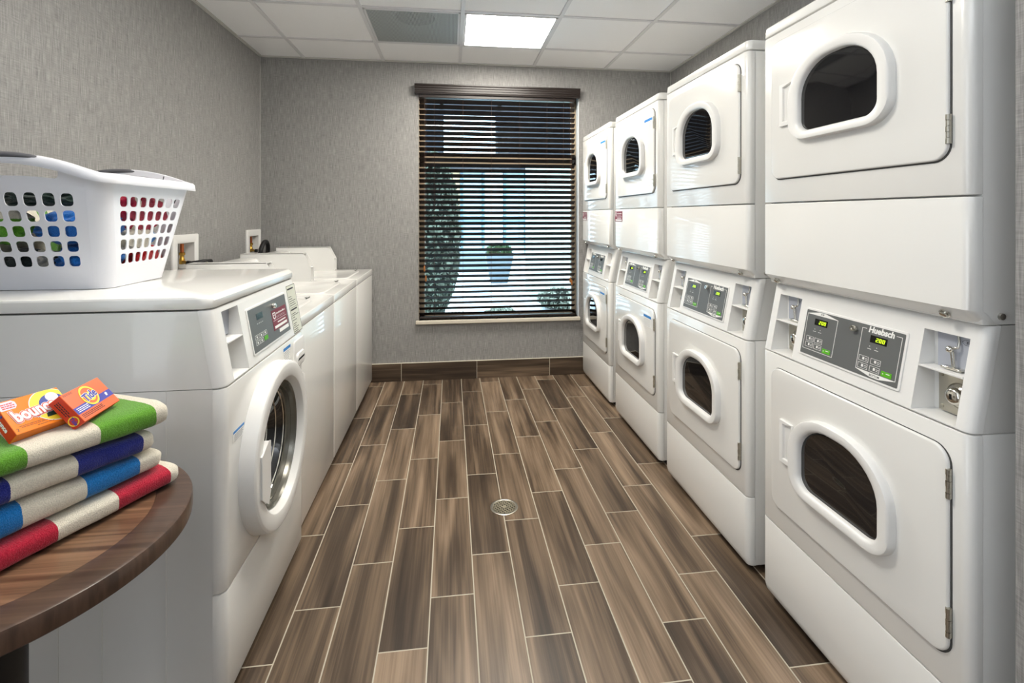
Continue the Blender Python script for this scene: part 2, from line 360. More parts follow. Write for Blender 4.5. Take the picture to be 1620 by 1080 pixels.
b = bmesh.new(); box(b, -hw, hw, -hw, hw, .004, .0055); obj('back_plate', b, mat('vent_backing', (120, 125, 126), .7), vr, 0)
b = bmesh.new(); revolve(b, (.012, -.17+.0, .0), (0, 0, 1), [(.122, .0005), (.122, .0038)], 40, True, True); obj('round_duct', b, mat('vent_duct', (52, 56, 58), .8), vr, 0)

# ------------------------------------------------------------------ blind
BX0, BX1 = -.259, 1.031
bl = empty('window_blind', ((BX0+BX1)/2, YB-.02, WZ1), 0, 'dark brown wooden slat blind hanging in the window above the tiled baseboard', 'window blind')
bi = Matrix.Translation(-Vector(bl.location))
def bobj(name, bm, m, sm=0): o = obj(name, bm, m, bl, sm); o.matrix_parent_inverse = bi; return o
bm = bmesh.new()   # moulded valance
prof = [(0, 2.312), (-.010, 2.312), (-.012, 2.322), (-.017, 2.324), (-.017, 2.338), (-.022, 2.340), (-.022, 2.356), (-.027, 2.360), (-.027, 2.372), (-.034, 2.378), (-.034, 2.388), (0, 2.388)]
loft(bm, [[(x, YB-.03+y, z) for y, z in prof] for x in (BX0-.033, BX1+.033)])
for x in (BX0-.033, BX1+.025): box(bm, x, x+.008, YB-.032, YB-.001, 2.312, 2.388, .001)
bobj('valance', bm, M['blind'])
bm = bmesh.new(); box(bm, BX0, BX1, YB-.024, YB+.03, 2.285, 2.332, .003); bobj('head_rail', bm, M['blind'])
NS = 41; zt, zb = 2.262, .535; ph = math.radians(31)
bm = bmesh.new(); SY = YB+.008
for i in range(NS):
    z = zt+(zb-zt)*i/(NS-1)
    Mx = Matrix.Translation((0, SY, z)) @ Matrix.Rotation(-ph, 4, 'X')
    box(bm, BX0, BX1, -.0255, .0255, -.0012, .0012, .0006, 1, Mx)
bobj('slats', bm, M['blind'])
bm = bmesh.new(); box(bm, BX0, BX1, SY-.025, SY+.025, .498, .512, .003)
for x in (-.19, .0, .21, .37, .60, .80): cyl(bm, (x, SY-.02, .493), (x, SY-.02, .499), .009, n=10)
bobj('bottom_rail', bm, M['blind'])
for x in (-.137, .094, .327, .560, .79, .93)[:]:
    bm = bmesh.new()
    for dy in (-.027, .027): tube(bm, [(x, SY+dy, 2.29), (x, SY+dy, .505)], .0009, 5)
    bobj('ladder_cord', bm, M['cord'])
for x, zz in ((-.215, (.91, .83)), (.985, (.80, .78))):
    bm = bmesh.new()
    for k, z_ in enumerate(zz): tube(bm, [(x+.012*k, YB-.032, 2.30), (x+.012*k, YB-.034, z_)], .0011, 5)
    cobj = bobj('pull_cord', bm, M['cord']); bm = bmesh.new()
    for k, z_ in enumerate(zz):
        bm = bmesh.new(); revolve(bm, (x+.012*k, YB-.034, z_+.02), (0, 0, -1), [(.003, 0), (.006, .006), (.008, .03), (.007, .045), (.002, .048)], 12, True, True); obj('tassel', bm, M['tassel'], cobj, 50)

# ------------------------------------------------------------------ machines
W = .712; KS = .20
def shell(bm, W, z0, z1, yf, R=.02, yb=.03, rows=(), pockets=(), lip=.003, xcols=()):
    cols = [(-W/2, yb, -1, 0)]
    for i in range(7):
        a = PI+PI/2*i/6; cols.append((-W/2+R+R*math.cos(a), R+R*math.sin(a), math.cos(a), math.sin(a)))
    xs = sorted(set([x for p in pockets for x in p[:2]]+list(xcols)))
    for x in xs: cols.append((x, 0, 0, -1))
    for i in range(7):
        a = PI*1.5+PI/2*i/6; cols.append((W/2-R+R*math.cos(a), R+R*math.sin(a), math.cos(a), math.sin(a)))
    cols.append((W/2, yb, 1, 0))
    zs = sorted(set([z0+lip, z1-lip]+list(rows)+[z for p in pockets for z in p[2:4]]))
    rws = [(z0, lip), (z0+lip*.3, lip*.3)]+[(z, 0) for z in zs]+[(z1-lip*.3, lip*.3), (z1, lip)]
    V = [[bm.verts.new((x-nx*d, yf(z)+y-ny*d, z)) for x, y, nx, ny in cols] for z, d in rws]
    def inp(j, i):
        za, zb = rws[j][0], rws[j+1][0]; xa, xb = cols[i][0], cols[i+1][0]
        for p in pockets:
            if xa >= p[0]-1e-6 and xb <= p[1]+1e-6 and za >= p[2]-1e-6 and zb <= p[3]+1e-6: return True
        return False
    for j in range(len(rws)-1):
        for i in range(len(cols)-1):
            if not inp(j, i): bm.faces.new((V[j][i], V[j][i+1], V[j+1][i+1], V[j+1][i]))
    bm.faces.new(V[0][::-1]); bm.faces.new(V[-1])
    for p in pockets:   # recess with its own walls
        x0, x1, za, zb, yd = p[:5]
        F = [bm.verts.new((x, yf(z), z)) for x, z in ((x0, za), (x1, za), (x1, zb), (x0, zb))]
        B = [bm.verts.new((x, yd, z)) for x, z in ((x0+.002, za+.002), (x1-.002, za+.002), (x1-.002, zb-.002), (x0+.002, zb-.002))]
        for i in range(4): bm.faces.new((F[i], F[(i+1) % 4], B[(i+1) % 4], B[i]))
        bm.faces.new(B)
def prism_x(bm, prof, x0, x1): loft(bm, [[(x, y, z) for y, z in prof] for x in (x0, x1)])
SL = Matrix(((1, 0, 0, 0), (0, KS/math.hypot(1, KS), -1/math.hypot(1, KS), 0), (0, 1/math.hypot(1, KS), KS/math.hypot(1, KS), .868), (0, 0, 0, 1)))
def TL(x, y, z=0): return Matrix.Translation((x, y, z))
VS = math.hypot(1, KS)
def vz(z): return (z-.868)*VS
def panel_common(root, x0, x1, extra=None):
    b = bmesh.new(); z0, z1 = vz(.898), vz(1.043)
    P = rr((x0+x1)/2, (z0+z1)/2, x1-x0, z1-z0, .006, 4); loft(b, [[(x, y, -.001) for x, y in P], [(x, y, .0022) for x, y in off(P, 0)], [(x, y, .003) for x, y in off(P, -.001)]])
    cp = obj('control_panel', b, M['plastic'], root, 30, SL)
    b = bmesh.new(); P = rr((x0+x1)/2, (z0+z1)/2, x1-x0-.012, z1-z0-.012, .003, 3); poly2(b, P, .0025, .0036); obj('overlay', b, M['overlay'], cp, 0)
    return cp
def lock_barrel(cp, x, z, r=.0085):
    b = bmesh.new(); revolve(b, (x, vz(z), .003), (0, 0, 1), [(r, 0), (r, .012), (r*.85, .0145), (r*.45, .0145), (r*.42, .012)], 20, False, True); o = obj('key_lock', b, M['chrome'], cp, 50)
    b = bmesh.new(); box(b, x-.001, x+.001, vz(z)-.004, vz(z)+.004, .0145, .0155); obj('key_slot', b, M['black'], cp, 0)
def buttons(cp, xs, greenx):
    b = bmesh.new()
    for x, z in xs: frame2(b, x-.0155, x+.0155, vz(z)-.0075, vz(z)+.0075, .0009, .0036, .0040); box(b, x-.004, x+.002, vz(z)-.003, vz(z)+.004, .0036, .0040); box(b, x+.005, x+.013, vz(z)+.001, vz(z)+.0022, .0036, .0040); box(b, x+.005, x+.012, vz(z)-.003, vz(z)-.0018, .0036, .0040)
    obj('button_outlines', b, M['white'], cp, 0)
    b = bmesh.new(); x, z = greenx; box(b, x-.0155, x+.0155, vz(z)-.0065, vz(z)+.0065, .0036, .0046, .0004); g = obj('start_button', b, M['green'], cp, 0)
    b = bmesh.new(); box(b, x-.001, x+.010, vz(z)+.001, vz(z)+.003, .0046, .0048); poly2(b, [(x-.011, vz(z)-.002), (x-.0075, vz(z)), (x-.011, vz(z)+.002)], .0046, .0048); obj('start_mark', b, M['white'], g, 0)
def display(cp, xc, zc, digits):
    b = bmesh.new(); box(b, xc-.026, xc+.026, vz(zc)-.0095, vz(zc)+.0095, .0030, .0042); d = obj('display', b, M['ledoff'], cp, 0)
    if digits: seven(d, '200', xc+.006, vz(zc), .0105)
SEG = {'2': 'abged', '0': 'abcdef'}
def seven(parent, s, xc, yc, h):
    b = bmesh.new(); w_ = h*.62; g = h*.95; t = h*.14
    for k, ch in enumerate(s):
        ox = xc+(k-(len(s)-1)/2)*g
        S = {'a': (-w_/2, w_/2, h/2-t, h/2), 'd': (-w_/2, w_/2, -h/2, -h/2+t), 'g': (-w_/2, w_/2, -t/2, t/2), 'b': (w_/2-t, w_/2, 0, h/2), 'c': (w_/2-t, w_/2, -h/2, 0), 'f': (-w_/2, -w_/2+t, 0, h/2), 'e': (-w_/2, -w_/2+t, -h/2, 0)}
        for c in SEG[ch]:
            x0, x1, y0, y1 = S[c]; box(b, ox+x0+y0*.15, ox+x1+y1*.15, yc+y0, yc+y1, .0042, .0045)
    obj('green_digits', b, M['led'], parent, 0)
def ticks(b, x0):
    for k in range(2): box(b, x0+k*.022-.006, x0+k*.022+.006, vz(.977)-.0006, vz(.977)+.0006, .0034, .0040); box(b, x0+k*.022-.001, x0+k*.022+.001, vz(.984)-.001, vz(.984)+.001, .0034, .0040)
def dryer_panel(root, detail):
    cp = panel_common(root, -.176, .182)
    b = bmesh.new(); w_ = .0013
    def seg(p, q):
        (x0, z0), (x1, z1) = p, q; a = Vector((x0, vz(z0))); c = Vector((x1, vz(z1))); d = (c-a).normalized()*w_/2; n = Vector((-d.y, d.x))
        poly2(b, [tuple(a-d-n), tuple(c+d-n), tuple(c+d+n), tuple(a-d+n)], .0034, .0040)
    L = [(-.164, 1.026), (-.042, 1.026), (-.042, .920), (-.162, .920)]
    for i in range(4): seg(L[i], L[(i+1) % 4])
    poly2(b, [(-.164, vz(1.0265)), (-.042, vz(1.0265)), (-.092, vz(1.0355)), (-.116, vz(1.0355))], .0034, .0040)
    ticks(b, -.125); obj('panel_linework', b, M['white'], cp, 0); b = bmesh.new()
    seg((.046, 1.027), (.060, 1.027)); seg((.152, 1.027), (.168, 1.027)); seg((.168, 1.027), (.168, .918)); seg((.168, .918), (.046, .918)); seg((.046, .918), (.046, 1.027))
    poly2(b, [(.046, vz(.9175)), (.094, vz(.9075)), (.120, vz(.9075)), (.168, vz(.9175))], .0034, .0040)
    ticks(b, .078)
    obj('panel_linework', b, M['white'], cp, 0)
    display(cp, -.104, 1.006, detail); display(cp, .102, 1.004, detail)
    lock_barrel(cp, .024, 1.018)
    buttons(cp, [(-.138, .952), (-.103, .952), (-.138, .934), (-.103, .934)], (-.066, .930))
    buttons(cp, [(.066, .948), (.104, .948), (.066, .929), (.104, .929)], (.141, .927))
    text('brand_lettering', 'Huebsch', .0225, M['white'], cp, TL(.106, vz(1.0265), .0036), .0003, .0009, .12)
    if detail:
        text('top_lettering', 'TOP', .0075, M['ink'], cp, TL(-.104, vz(1.0305), .0040), .0002, .0001)
        text('bottom_lettering', 'BOTTOM', .0075, M['ink'], cp, TL(.107, vz(.9128), .0040), .0002, .0001)
    return cp
def coin_bay(root, xc, zc0=.872, zs=.978, zt=1.063, coin=True, lock=True):
    x0, x1 = xc-.052, xc+.052
    b = bmesh.new(); box(b, x0, x1, KS*(zs-.868)-.001, .064, zs-.0035, zs+.001, .0008); obj('bay_shelf', b, M['plastic'], root, 0)
    if coin or lock:
        b = bmesh.new(); box(b, x0+.016, x1, .056, .060, zs+.002, zt-.003); p = obj('coin_plate', b, M['greyplate'], root, 0)
        b = bmesh.new(); sx = xc+.006
        if coin:
            box(b, sx-.022, sx+.022, .040, .058, zs+.003, zs+.009, .002); cyl(b, (sx+.004, .046, zs+.009), (sx+.002, .045, zs+.045), .0035, .0045, 12)
            revolve(b, (sx-.002, .043, zs+.049), (0, 0, 1), [(.001, -.008), (.0065, -.005), (.0085, 0), (.0065, .005), (.001, .008)], 14, True, True)
            tube(b, [(sx+.003, .045, zs+.052), (sx+.013, .048, zs+.056), (sx+.012, .052, zs+.068), (sx+.008, .055, zs+.083)], .0028, 8)
            obj('coin_slide', b, M['chrome'], p, 50)
            b = bmesh.new(); xo = xc+.036
            P = [(xo-.015, zs+.070), (xo-.009, zs+.064), (xo+.009, zs+.064), (xo+.015, zs+.070), (xo+.009, zs+.076), (xo-.009, zs+.076)]
            Q = off(P, -.0007) if off(P, -.0007)[0][0] > P[0][0] else off(P, .0007)
            v1 = [b.verts.new((x, .0555, z)) for x, z in P]; v2 = [b.verts.new((x, .0555, z)) for x, z in Q]
            for i in range(6): b.faces.new((v1[i], v1[(i+1) % 6], v2[(i+1) % 6], v2[i]))
            obj('price_outline', b, M['ink'], p, 0)
            text('price_lettering', '25¢', .008, M['ink'], p, Matrix(((1, 0, 0, xo), (0, 0, -1, .0556), (0, 1, 0, zs+.0698), (0, 0, 0, 1))), .0002)
    if lock:
        b = bmesh.new(); box(b, x0+.020, x1, .054, .060, zc0+.006, zs-.006, .001)
        for zz in (zc0+.016, zs-.016): revolve(b, (x0+.028, .054, zz), (0, -1, 0), [(.0045, 0), (.004, .002), (.001, .003)], 10, False, True)
        p = obj('lock_plate', b, M['steel'], root, 40)
        b = bmesh.new(); c = (xc+.018, .054, (zc0+zs)/2-.001)
        revolve(b, c, (0, -1, 0), [(.029, 0), (.0285, .003), (.022, .008), (.019, .010), (.0185, .018), (.017, .0215), (.012, .0235), (.0, .024)], 28); k = obj('coin_box_lock', b, M['chrome'], p, 50)
        b = bmesh.new(); box(b, c[0]-.0035, c[0]+.001, c[1]-.0250, c[1]-.0235, c[2]-.006, c[2]+.006); obj('key_slot', b, M['black'], k, 0)
def dshape(zc, f=0.0, o=0.0):
    inn = rr(0, zc, .290, .206, [(.128, .105), (.128, .105), (.042, .036), (.042, .036)], 9)
    out = rr(0, zc+.002, .372, .264, [(.165, .137), (.165, .137), (.076, .064), (.076, .064)], 9)
    P = lerp(inn, out, f); return off(P, o) if o else P
def dryer_door(root, z0, z1, zc, gap_b, hz, name='door'):
    b = bmesh.new(); x0, x1 = -.298, .314
    P = rr((x0+x1)/2, (z0+z1)/2, x1-x0, z1-z0, .038, 7)
    plate_xz(b, P, .0, -.0085, .0045, 4); d = obj(name, b, M['enamel'], root, 35)
    b = bmesh.new(); Q = off(rr((x0+x1)/2, (z0+z1)/2, x1-x0, z1-z0, .038, 7), .0028); Q = [(x+.0012, z-.0008) for x, z in Q]
    loft(b, [[(x, .0005, z) for x, z in Q], [(x, -.0012, z) for x, z in Q]]); obj('door_gap_shade', b, M['seal'], root, 0)  # dark plate colours in the shaded gap around the door
    b = bmesh.new()
    L = [(1.03, -.006, 0), (1.0, -.020, 0), (.985, -.026, 0), (.93, -.0300, 0), (.80, -.0310, 0), (.30, -.0290, 0), (.12, -.0265, 0), (.02, -.021, 0), (0, -.012, 0), (-.02, -.009, 0)]
    loft(b, [[(x, y, z) for x, z in dshape(zc, f)] for f, y, _ in L], False, False); obj('window_bezel', b, M['plastic'], d, 50)
    b = bmesh.new(); P = dshape(zc, -.02)
    loft(b, [[(x, y, z) for x, z in dshape(zc, f)] for f, y in ((.02, -.0105), (-.04, -.0112), (-.10, -.0108), (-.13, -.0100))], False, False); obj('glass_rim', b, M['seal'], d, 50)
    b = bmesh.new(); loft(b, [[(x, y, z) for x, z in dshape(zc, f)] for f, y in ((-.03, -.0088), (-.10, -.0095), (-.14, -.0125), (-.24, -.0128))], False, True); obj('door_glass', b, M['glassdark'], d, 30)
    # moulded finger pull
    b = bmesh.new(); hx0, hx1, h0, h1 = -.243, -.186, zc-.070, zc+.066
    F = [(hx0, h0), (hx1, h0), (hx1, h1), (hx0, h1)]; I = [(hx0+.016, h0+.014), (hx1+.002, h0+.014), (hx1+.002, h1-.002), (hx0+.016, h1-.012)]
    def lp(P, y): return [(x, y, z) for x, z in P]
    loft(b, [lp(off(F, .002), -.008), lp(F, -.014), lp(F, -.0165), lp(lerp(F, I, .85), -.0165), lp(I, -.015), lp(I, -.0088)], False, True); obj('finger_pull', b, M['plastic'], d, 30)
    for hzc in hz:
        b = bmesh.new(); x = x1+.001
        for k in range(5): cyl(b, (x, -.0075, hzc-.0325+k*.013), (x, -.0075, hzc-.0325+k*.013+.0122), .0052 if k % 2 == 0 else .0045, n=12)
        box(b, x-.001, x+.003, -.006, .001, hzc-.0325, hzc+.0325); obj('hinge', b, M['steel'], d, 40)
    return d
def sticker(root, x0, x1, z0, z1, y=-.0005, frame=None, name='service_sticker', mini=False):
    """maroon service sticker on a vertical front, or in a given local frame"""
    F = frame if frame is not None else Matrix(((1, 0, 0, 0), (0, 0, -1, y), (0, 1, 0, 0), (0, 0, 0, 1)))
    b = bmesh.new(); box(b, x0, x1, z0, z1, 0, .0006); o = obj(name, b, M['maroon'], root, 0, F)
    b = bmesh.new(); w_, h_ = x1-x0, z1-z0; X = lambda f: x0+w_*f; Z = lambda f: z0+h_*f
    box(b, X(.08), X(.92), Z(.07), Z(.20), .0006, .0009); box(b, X(.30), X(.86), Z(.30), Z(.36), .0006, .0009); box(b, X(.05), X(.95), Z(.46), Z(.475), .0006, .0009)
    P = [(X(.06), Z(.88)), (X(.24), Z(.88)), (X(.24), Z(.62)), (X(.15), Z(.52)), (X(.06), Z(.62))]
    P2 = [(X(.095), Z(.83)), (X(.205), Z(.83)), (X(.205), Z(.65)), (X(.15), Z(.585)), (X(.095), Z(.65))]
    a = [b.verts.new((x, z, .0009)) for x, z in P]; c = [b.verts.new((x, z, .0009)) for x, z in P2]
    for i in range(5): b.faces.new((a[i], a[(i+1) % 5], c[(i+1) % 5], c[i]))
    box(b, X(.095), X(.205), Z(.725), Z(.755), .0006, .0009)
    rnd = random.Random(3); xx = .30
    while xx < .88: ww = rnd.uniform(.02, .04); box(b, X(xx), X(min(.9, xx+ww)), Z(.74), Z(rnd.uniform(.79, .84)), .0006, .0009); xx += ww+.022
    for zz in (.56, .62): 
        xx = .28
        while xx < .88: box(b, X(xx), X(xx+.025), Z(zz), Z(zz+.016), .0006, .0009); xx += .060
    obj('sticker_print', b, M['white'], o, 0); return o
def blue_label(root, x0, x1, z0, z1, y):
    F = Matrix(((1, 0, 0, 0), (0, 0, -1, y), (0, 1, 0, 0), (0, 0, 0, 1)))
    b = bmesh.new(); box(b, x0, x1, z0, z1, 0, .0003); o = obj('instruction_label', b, M['white'], root, 0, F)
    b = bmesh.new(); box(b, x0, x1, z1-(z1-z0)*.22, z1, .0003, .0005); obj('label_header', b, M['bluelab'], o, 0)
    b = bmesh.new(); n = 6; rnd = random.Random(5)
    for k in range(n): zz = z0+(z1-z0)*(.08+.66*k/n); box(b, x0+.006, x0+.006+(x1-x0-.012)*rnd.uniform(.6, 1), zz, zz+.0014, .0003, .0004)
    obj('label_print', b, mat('grey_print', (120, 122, 130), .6), o, 0)
def dryer(yc, label, coins, stickers, leftcoin):
    r = empty('stacked_dryer', (1.09, yc, 0), -PI/2, label, 'dryer', 'stacked coin tumble dryers along the right wall')
    D = .70; z = lambda *_: 0.0
    b = bmesh.new()   # cabinet
    box(b, -W/2+.001, W/2-.001, .031, D, .030, .8665, .004); [prism_x(b, [(.031, .8685), (D, .8685), (D, 1.098), (.031+KS*.23, 1.098)], s*W/2-s*.0015, s*W/2-s*.020) for s in (-1, 1)]; box(b, -W/2+.02, W/2-.02, .095, D, .8685, 1.098)
    box(b, -W/2+.001, W/2-.001, .031, D, 1.099, 1.948, .004); obj('cabinet', b, M['enamel'], r, 30)
    b = bmesh.new(); box(b, -W/2+.03, W/2-.03, .05, D-.03, .012, .031); obj('toe_recess', b, M['dark'], r, 0)
    for sx in (-1, 1):
        for y in (.07, D-.08):
            b = bmesh.new(); cyl(b, (sx*(W/2-.06), y, .0), (sx*(W/2-.06), y, .014), .02, n=16); cyl(b, (sx*(W/2-.06), y, .012), (sx*(W/2-.06), y, .03), .008, n=10); obj('foot', b, M['dark'], r, 40)
    b = bmesh.new(); shell(b, W, .030, .283, lambda q: max(0, .055-q)*.25, rows=(.055,)); obj('kick_panel', b, M['enamel'], r, 35)
    b = bmesh.new(); shell(b, W, .286, .865, z); obj('lower_front', b, M['enamel'], r, 35)
    ctl = lambda q: (q-.868)*KS
    b = bmesh.new(); shell(b, W, .868, 1.098, ctl, pockets=((-.312, -.206, .872, 1.063, .064), (.216, .323, .872, 1.063, .064))); obj('control_housing', b, M['plastic'], r, 35)
    up = lambda q: max(0, 1.131-q)*1.15
    b = bmesh.new(); shell(b, W, 1.099, 1.374, up, rows=(1.120, 1.127, 1.131)); o = obj('upper_apron', b, M['enamel'], r, 35)
    for sx in (-.30, .286):
        b = bmesh.new(); revolve(b, (sx, .016, 1.112), (0, -.75, -.66), [(.0115, -.002), (.0115, .0015), (.0085, .0015), (.0085, .006), (.006, .008), (0, .008)], 12); obj('screw', b, M['chrome'], o, 40)
    b = bmesh.new(); revolve(b, (W/2, .075, 1.118), (1, 0, 0), [(.008, -.001), (.007, .004), (0, .005)], 12); obj('side_screw', b, M['chrome'], r, 40)
    b = bmesh.new(); shell(b, W, 1.378, 1.947, z); obj('upper_front', b, M['enamel'], r, 35)
    b = bmesh.new(); shell(b, W, 1.952, 1.988, lambda q: max(0, q-1.978)*.5, yb=D, lip=.004, R=.022); obj('lid', b, M['enamel'], r, 35)
    d1 = dryer_door(r, .357, .822, .597, 0, (.745, .440)); d2 = dryer_door(r, 1.456, 1.916, 1.696, 0, (1.836, 1.524))
    dryer_panel(r, coins)
    for xc, cn in ((-.259, leftcoin), (.2695, coins)): coin_bay(r, xc, coin=cn, lock=cn)
    if stickers:
        sx = stickers; sticker(r, sx[0], sx[1], 1.295, 1.361)
        blue_label(d1, .175, .280, .716, .779, -.0087); blue_label(d2, .185, .295, 1.806, 1.868, -.0087)
    return r
dryer(1.284, 'white stacked tumble dryer closest to the camera, beside the grey wall end', True, None, True)
dryer(2.088, 'white stacked tumble dryer second from the camera, showing coin slides and no stickers', True, None, True)
dryer(2.891, 'white stacked tumble dryer with a full maroon sticker, third from the camera', True, (-.355+.005, -.205), True)
dryer(3.726, 'white stacked tumble dryer at the far end beside the window', False, (-.345, -.215), False)

# --------------------------------------------------- front-loading washer
wr = empty('front_load_washer', (-.600, 1.777, 0), PI/2, 'white front-loading coin washer in the foreground with a round door', 'washing machine')
D = .745
b = bmesh.new(); box(b, -W/2+.001, W/2-.001, .20, D, .030, .870, .0); [box(b, s*W/2-s*.0195 if s > 0 else -W/2+.001, s*W/2-s*.001 if s > 0 else -W/2+.0195, .031, .2, .030, .870, .0) for s in (-1, 1)]; [prism_x(b, [(.031, .872), (D, .872), (D, 1.079), (.031+.18*.21, 1.079)], s*W/2-s*.0015, s*W/2-s*.020) for s in (-1, 1)]; box(b, -W/2+.02, W/2-.02, .092, D, .872, 1.079); obj('cabinet', b, M['enamel'], wr, 30)
b = bmesh.new()   # pressed creases of the side panels
for s in (-1, 1):
    for yy in (.146, .300, .403): box(b, s*W/2-.0015, s*W/2+.0012, yy-.0015, yy+.0015, .035, .868)
obj('side_creases', b, M['enamel'], wr, 0)
b = bmesh.new(); box(b, -W/2+.03, W/2-.03, .04, D-.03, .0, .031); obj('toe_recess', b, M['dark'], wr, 0)
b = bmesh.new(); shell(b, W, .030, .318, lambda q: 0.0, R=.03, yb=.031); obj('kick_panel', b, M['enamel'], wr, 35)
b = bmesh.new(); shell(b, W, .321, .868, lambda q: 0.0, R=.03, yb=.031, pockets=((-.194, .178, .387, .759, .19),)); obj('front_panel', b, M['enamel'], wr, 35)
KW = .18
b = bmesh.new(); shell(b, W, .871, 1.080, lambda q: (q-.871)*KW, R=.03, yb=.031, pockets=((-.296, -.190, .876, 1.066, .066),)); obj('control_housing', b, M['plastic'], wr, 35)
b = bmesh.new(); shell(b, W+.004, 1.083, 1.118, lambda q: .034+max(0, q-1.105)*.8, R=.035, yb=D-.03, rows=(1.105, 1.110), lip=.006); obj('top_panel', b, M['enamel'], wr, 35)
SLW = Matrix(((1, 0, 0, 0), (0, KW/math.hypot(1, KW), -1/math.hypot(1, KW), -.0008), (0, 1/math.hypot(1, KW), KW/math.hypot(1, KW), .868), (0, 0, 0, 1)))
cp = panel_common(wr, -.146, .210); cp.matrix_local = SLW
display(cp, -.057, 1.006, False); lock_barrel(cp, .064, 1.016)
b = bmesh.new()
for k in range(4): box(b, -.085+k*.014, -.079+k*.014, vz(.984), vz(.984)+.0015, .0036, .0040)
obj('panel_linework', b, M['white'], cp, 0)
b = bmesh.new()
for x, z in ((-.105, .947), (-.070, .947), (-.036, .947), (-.105, .930), (-.072, .930)): frame2(b, x-.0145, x+.0145, vz(z)-.0068, vz(z)+.0068, .0009, .0036, .0040); box(b, x-.004, x+.004, vz(z)-.003, vz(z)+.003, .0036, .0040)
obj('button_outlines', b, M['white'], cp, 0)
b = bmesh.new(); box(b, -.050, -.020, vz(.930)-.0068, vz(.930)+.0068, .0036, .0048, .0005); obj('start_button', b, M['green'], cp, 0)
st = sticker(cp, .043, .190, vz(.933), vz(1.001), frame=TL(0, 0, .0038))
b = bmesh.new(); box(b, .093, .190, vz(.918), vz(.930), .0036, .0040); obj('white_tag', b, M['white'], cp, 0)
b = bmesh.new(); box(b, .243, .343, vz(.876), vz(1.059), -.0005, .0008); lb = obj('instruction_strip', b, M['paper'], wr, 0, SLW)
b = bmesh.new(); frame2(b, .243, .343, vz(.876), vz(1.059), .0018, .0008, .0011); rnd = random.Random(4)
for zt_, h_, x1_ in ((1.045, .006, .32), (1.015, .0022, .285), (1.006, .0022, .29), (.998, .0022, .325), (.990, .0022, .31), (.982, .0022, .32), (.973, .0012, .338), (.965, .006, .325), (.950, .0022, .30), (.943, .0022, .33), (.935, .0022, .285), (.925, .0022, .30), (.912, .0022, .29), (.905, .0022, .28), (.898, .0022, .31), (.890, .0022, .295), (.883, .0022, .30)):
    box(b, .252, x1_, vz(zt_)-h_/2, vz(zt_)+h_/2, .0008, .0011)
obj('strip_print', b, M['ink'], lb, 0)
b = bmesh.new(); box(b, -.294, -.192, (.978-.871)*KW-.001, .066, .975, .9795, .0008); obj('bay_shelf', b, M['plastic'], wr, 0)
b = bmesh.new(); box(b, -.270, -.193, .058, .062, .984, 1.064); obj('blank_plate', b, M['greyplate'], wr, 0)
# round door
CXw, CZw = -.008, .573
b = bmesh.new(); c = (CXw, 0, CZw)
revolve(b, c, (0, -1, 0), [(.266, .0), (.264, .036), (.262, .042), (.2575, .0455), (.254, .0465), (.217, .0465), (.212, .0445), (.208, .038), (.201, .024), (.199, .018)], 96)
dr = obj('round_door', b, M['plastic'], wr, 28)
b = bmesh.new(); revolve(b, c, (0, -1, 0), [(.2005, .020), (.197, .024), (.194, .016), (.189, .018), (.186, .006), (.180, .006), (.178, -.006), (.172, -.010)], 64); obj('inner_ring', b, mat('door_inner_ring', (120, 118, 110), .25, .6), dr, 40)
gm = mat('washer_bowl_glass', (14, 14, 16), .04, spec=.8, coat=1, coatr=.02)
b = bmesh.new(); revolve(b, c, (0, -1, 0), [(.190, .010), (.180, -.008), (.170, -.030), (.156, -.070), (.146, -.095), (.124, -.115), (.08, -.128), (.0, -.133)], 64); obj('glass_bowl', b, gm, dr, 60)
b = bmesh.new()
for rr_, dd in ((.175, -.018), (.166, -.042), (.157, -.070), (.143, -.098)):
    revolve(b, c, (0, -1, 0), [(rr_-.0005, dd-.003), (rr_-.003, dd), (rr_-.0005, dd+.003)], 64)
obj('bowl_ridges', b, M['chrome'], dr, 40)
b = bmesh.new()   # pull plate on the near side of the door
P = [(-.232, .500), (-.232, .625), (-.176, .650), (-.168, .646), (-.168, .492), (-.182, .462)]
plate_xz(b, P, -.020, -.0525, .003, 3); obj('door_pull', b, M['plastic'], dr, 30)
b = bmesh.new()   # hinge cover
P = [(.222, .43), (.262, .465), (.275, .50), (.275, .715), (.262, .722), (.165, .765), (.212, .68), (.229, .573)]; plate_xz(b, P, -.0, -.030, .004, 3); obj('hinge_cover', b, M['plastic'], dr, 30)
# detergent drawer front
b = bmesh.new(); P = rr(.288, .796, .124, .108, .012, 5); plate_xz(b, P, .0, -.006, .003, 3); dd = obj('dispenser_drawer', b, M['plastic'], wr, 30)
b = bmesh.new(); loft(b, [[(x, y, z) for x, z in rr(.290, .775, w_, h_, .015, 5)] for w_, h_, y in ((.096, .048, -.0062), (.090, .042, -.012), (.07, .022, -.0135))]); obj('drawer_grip', b, M['plastic'], dd, 40)
blue_label(wr, .112, .190, .800, .853, -.0004)
b = bmesh.new(); F = Matrix(((1, 0, 0, 0), (0, 0, -1, -.0004), (0, 1, 0, 0), (0, 0, 0, 1))); blue_label(wr, -.305, -.232, .700, .733, -.0004)
b.free()

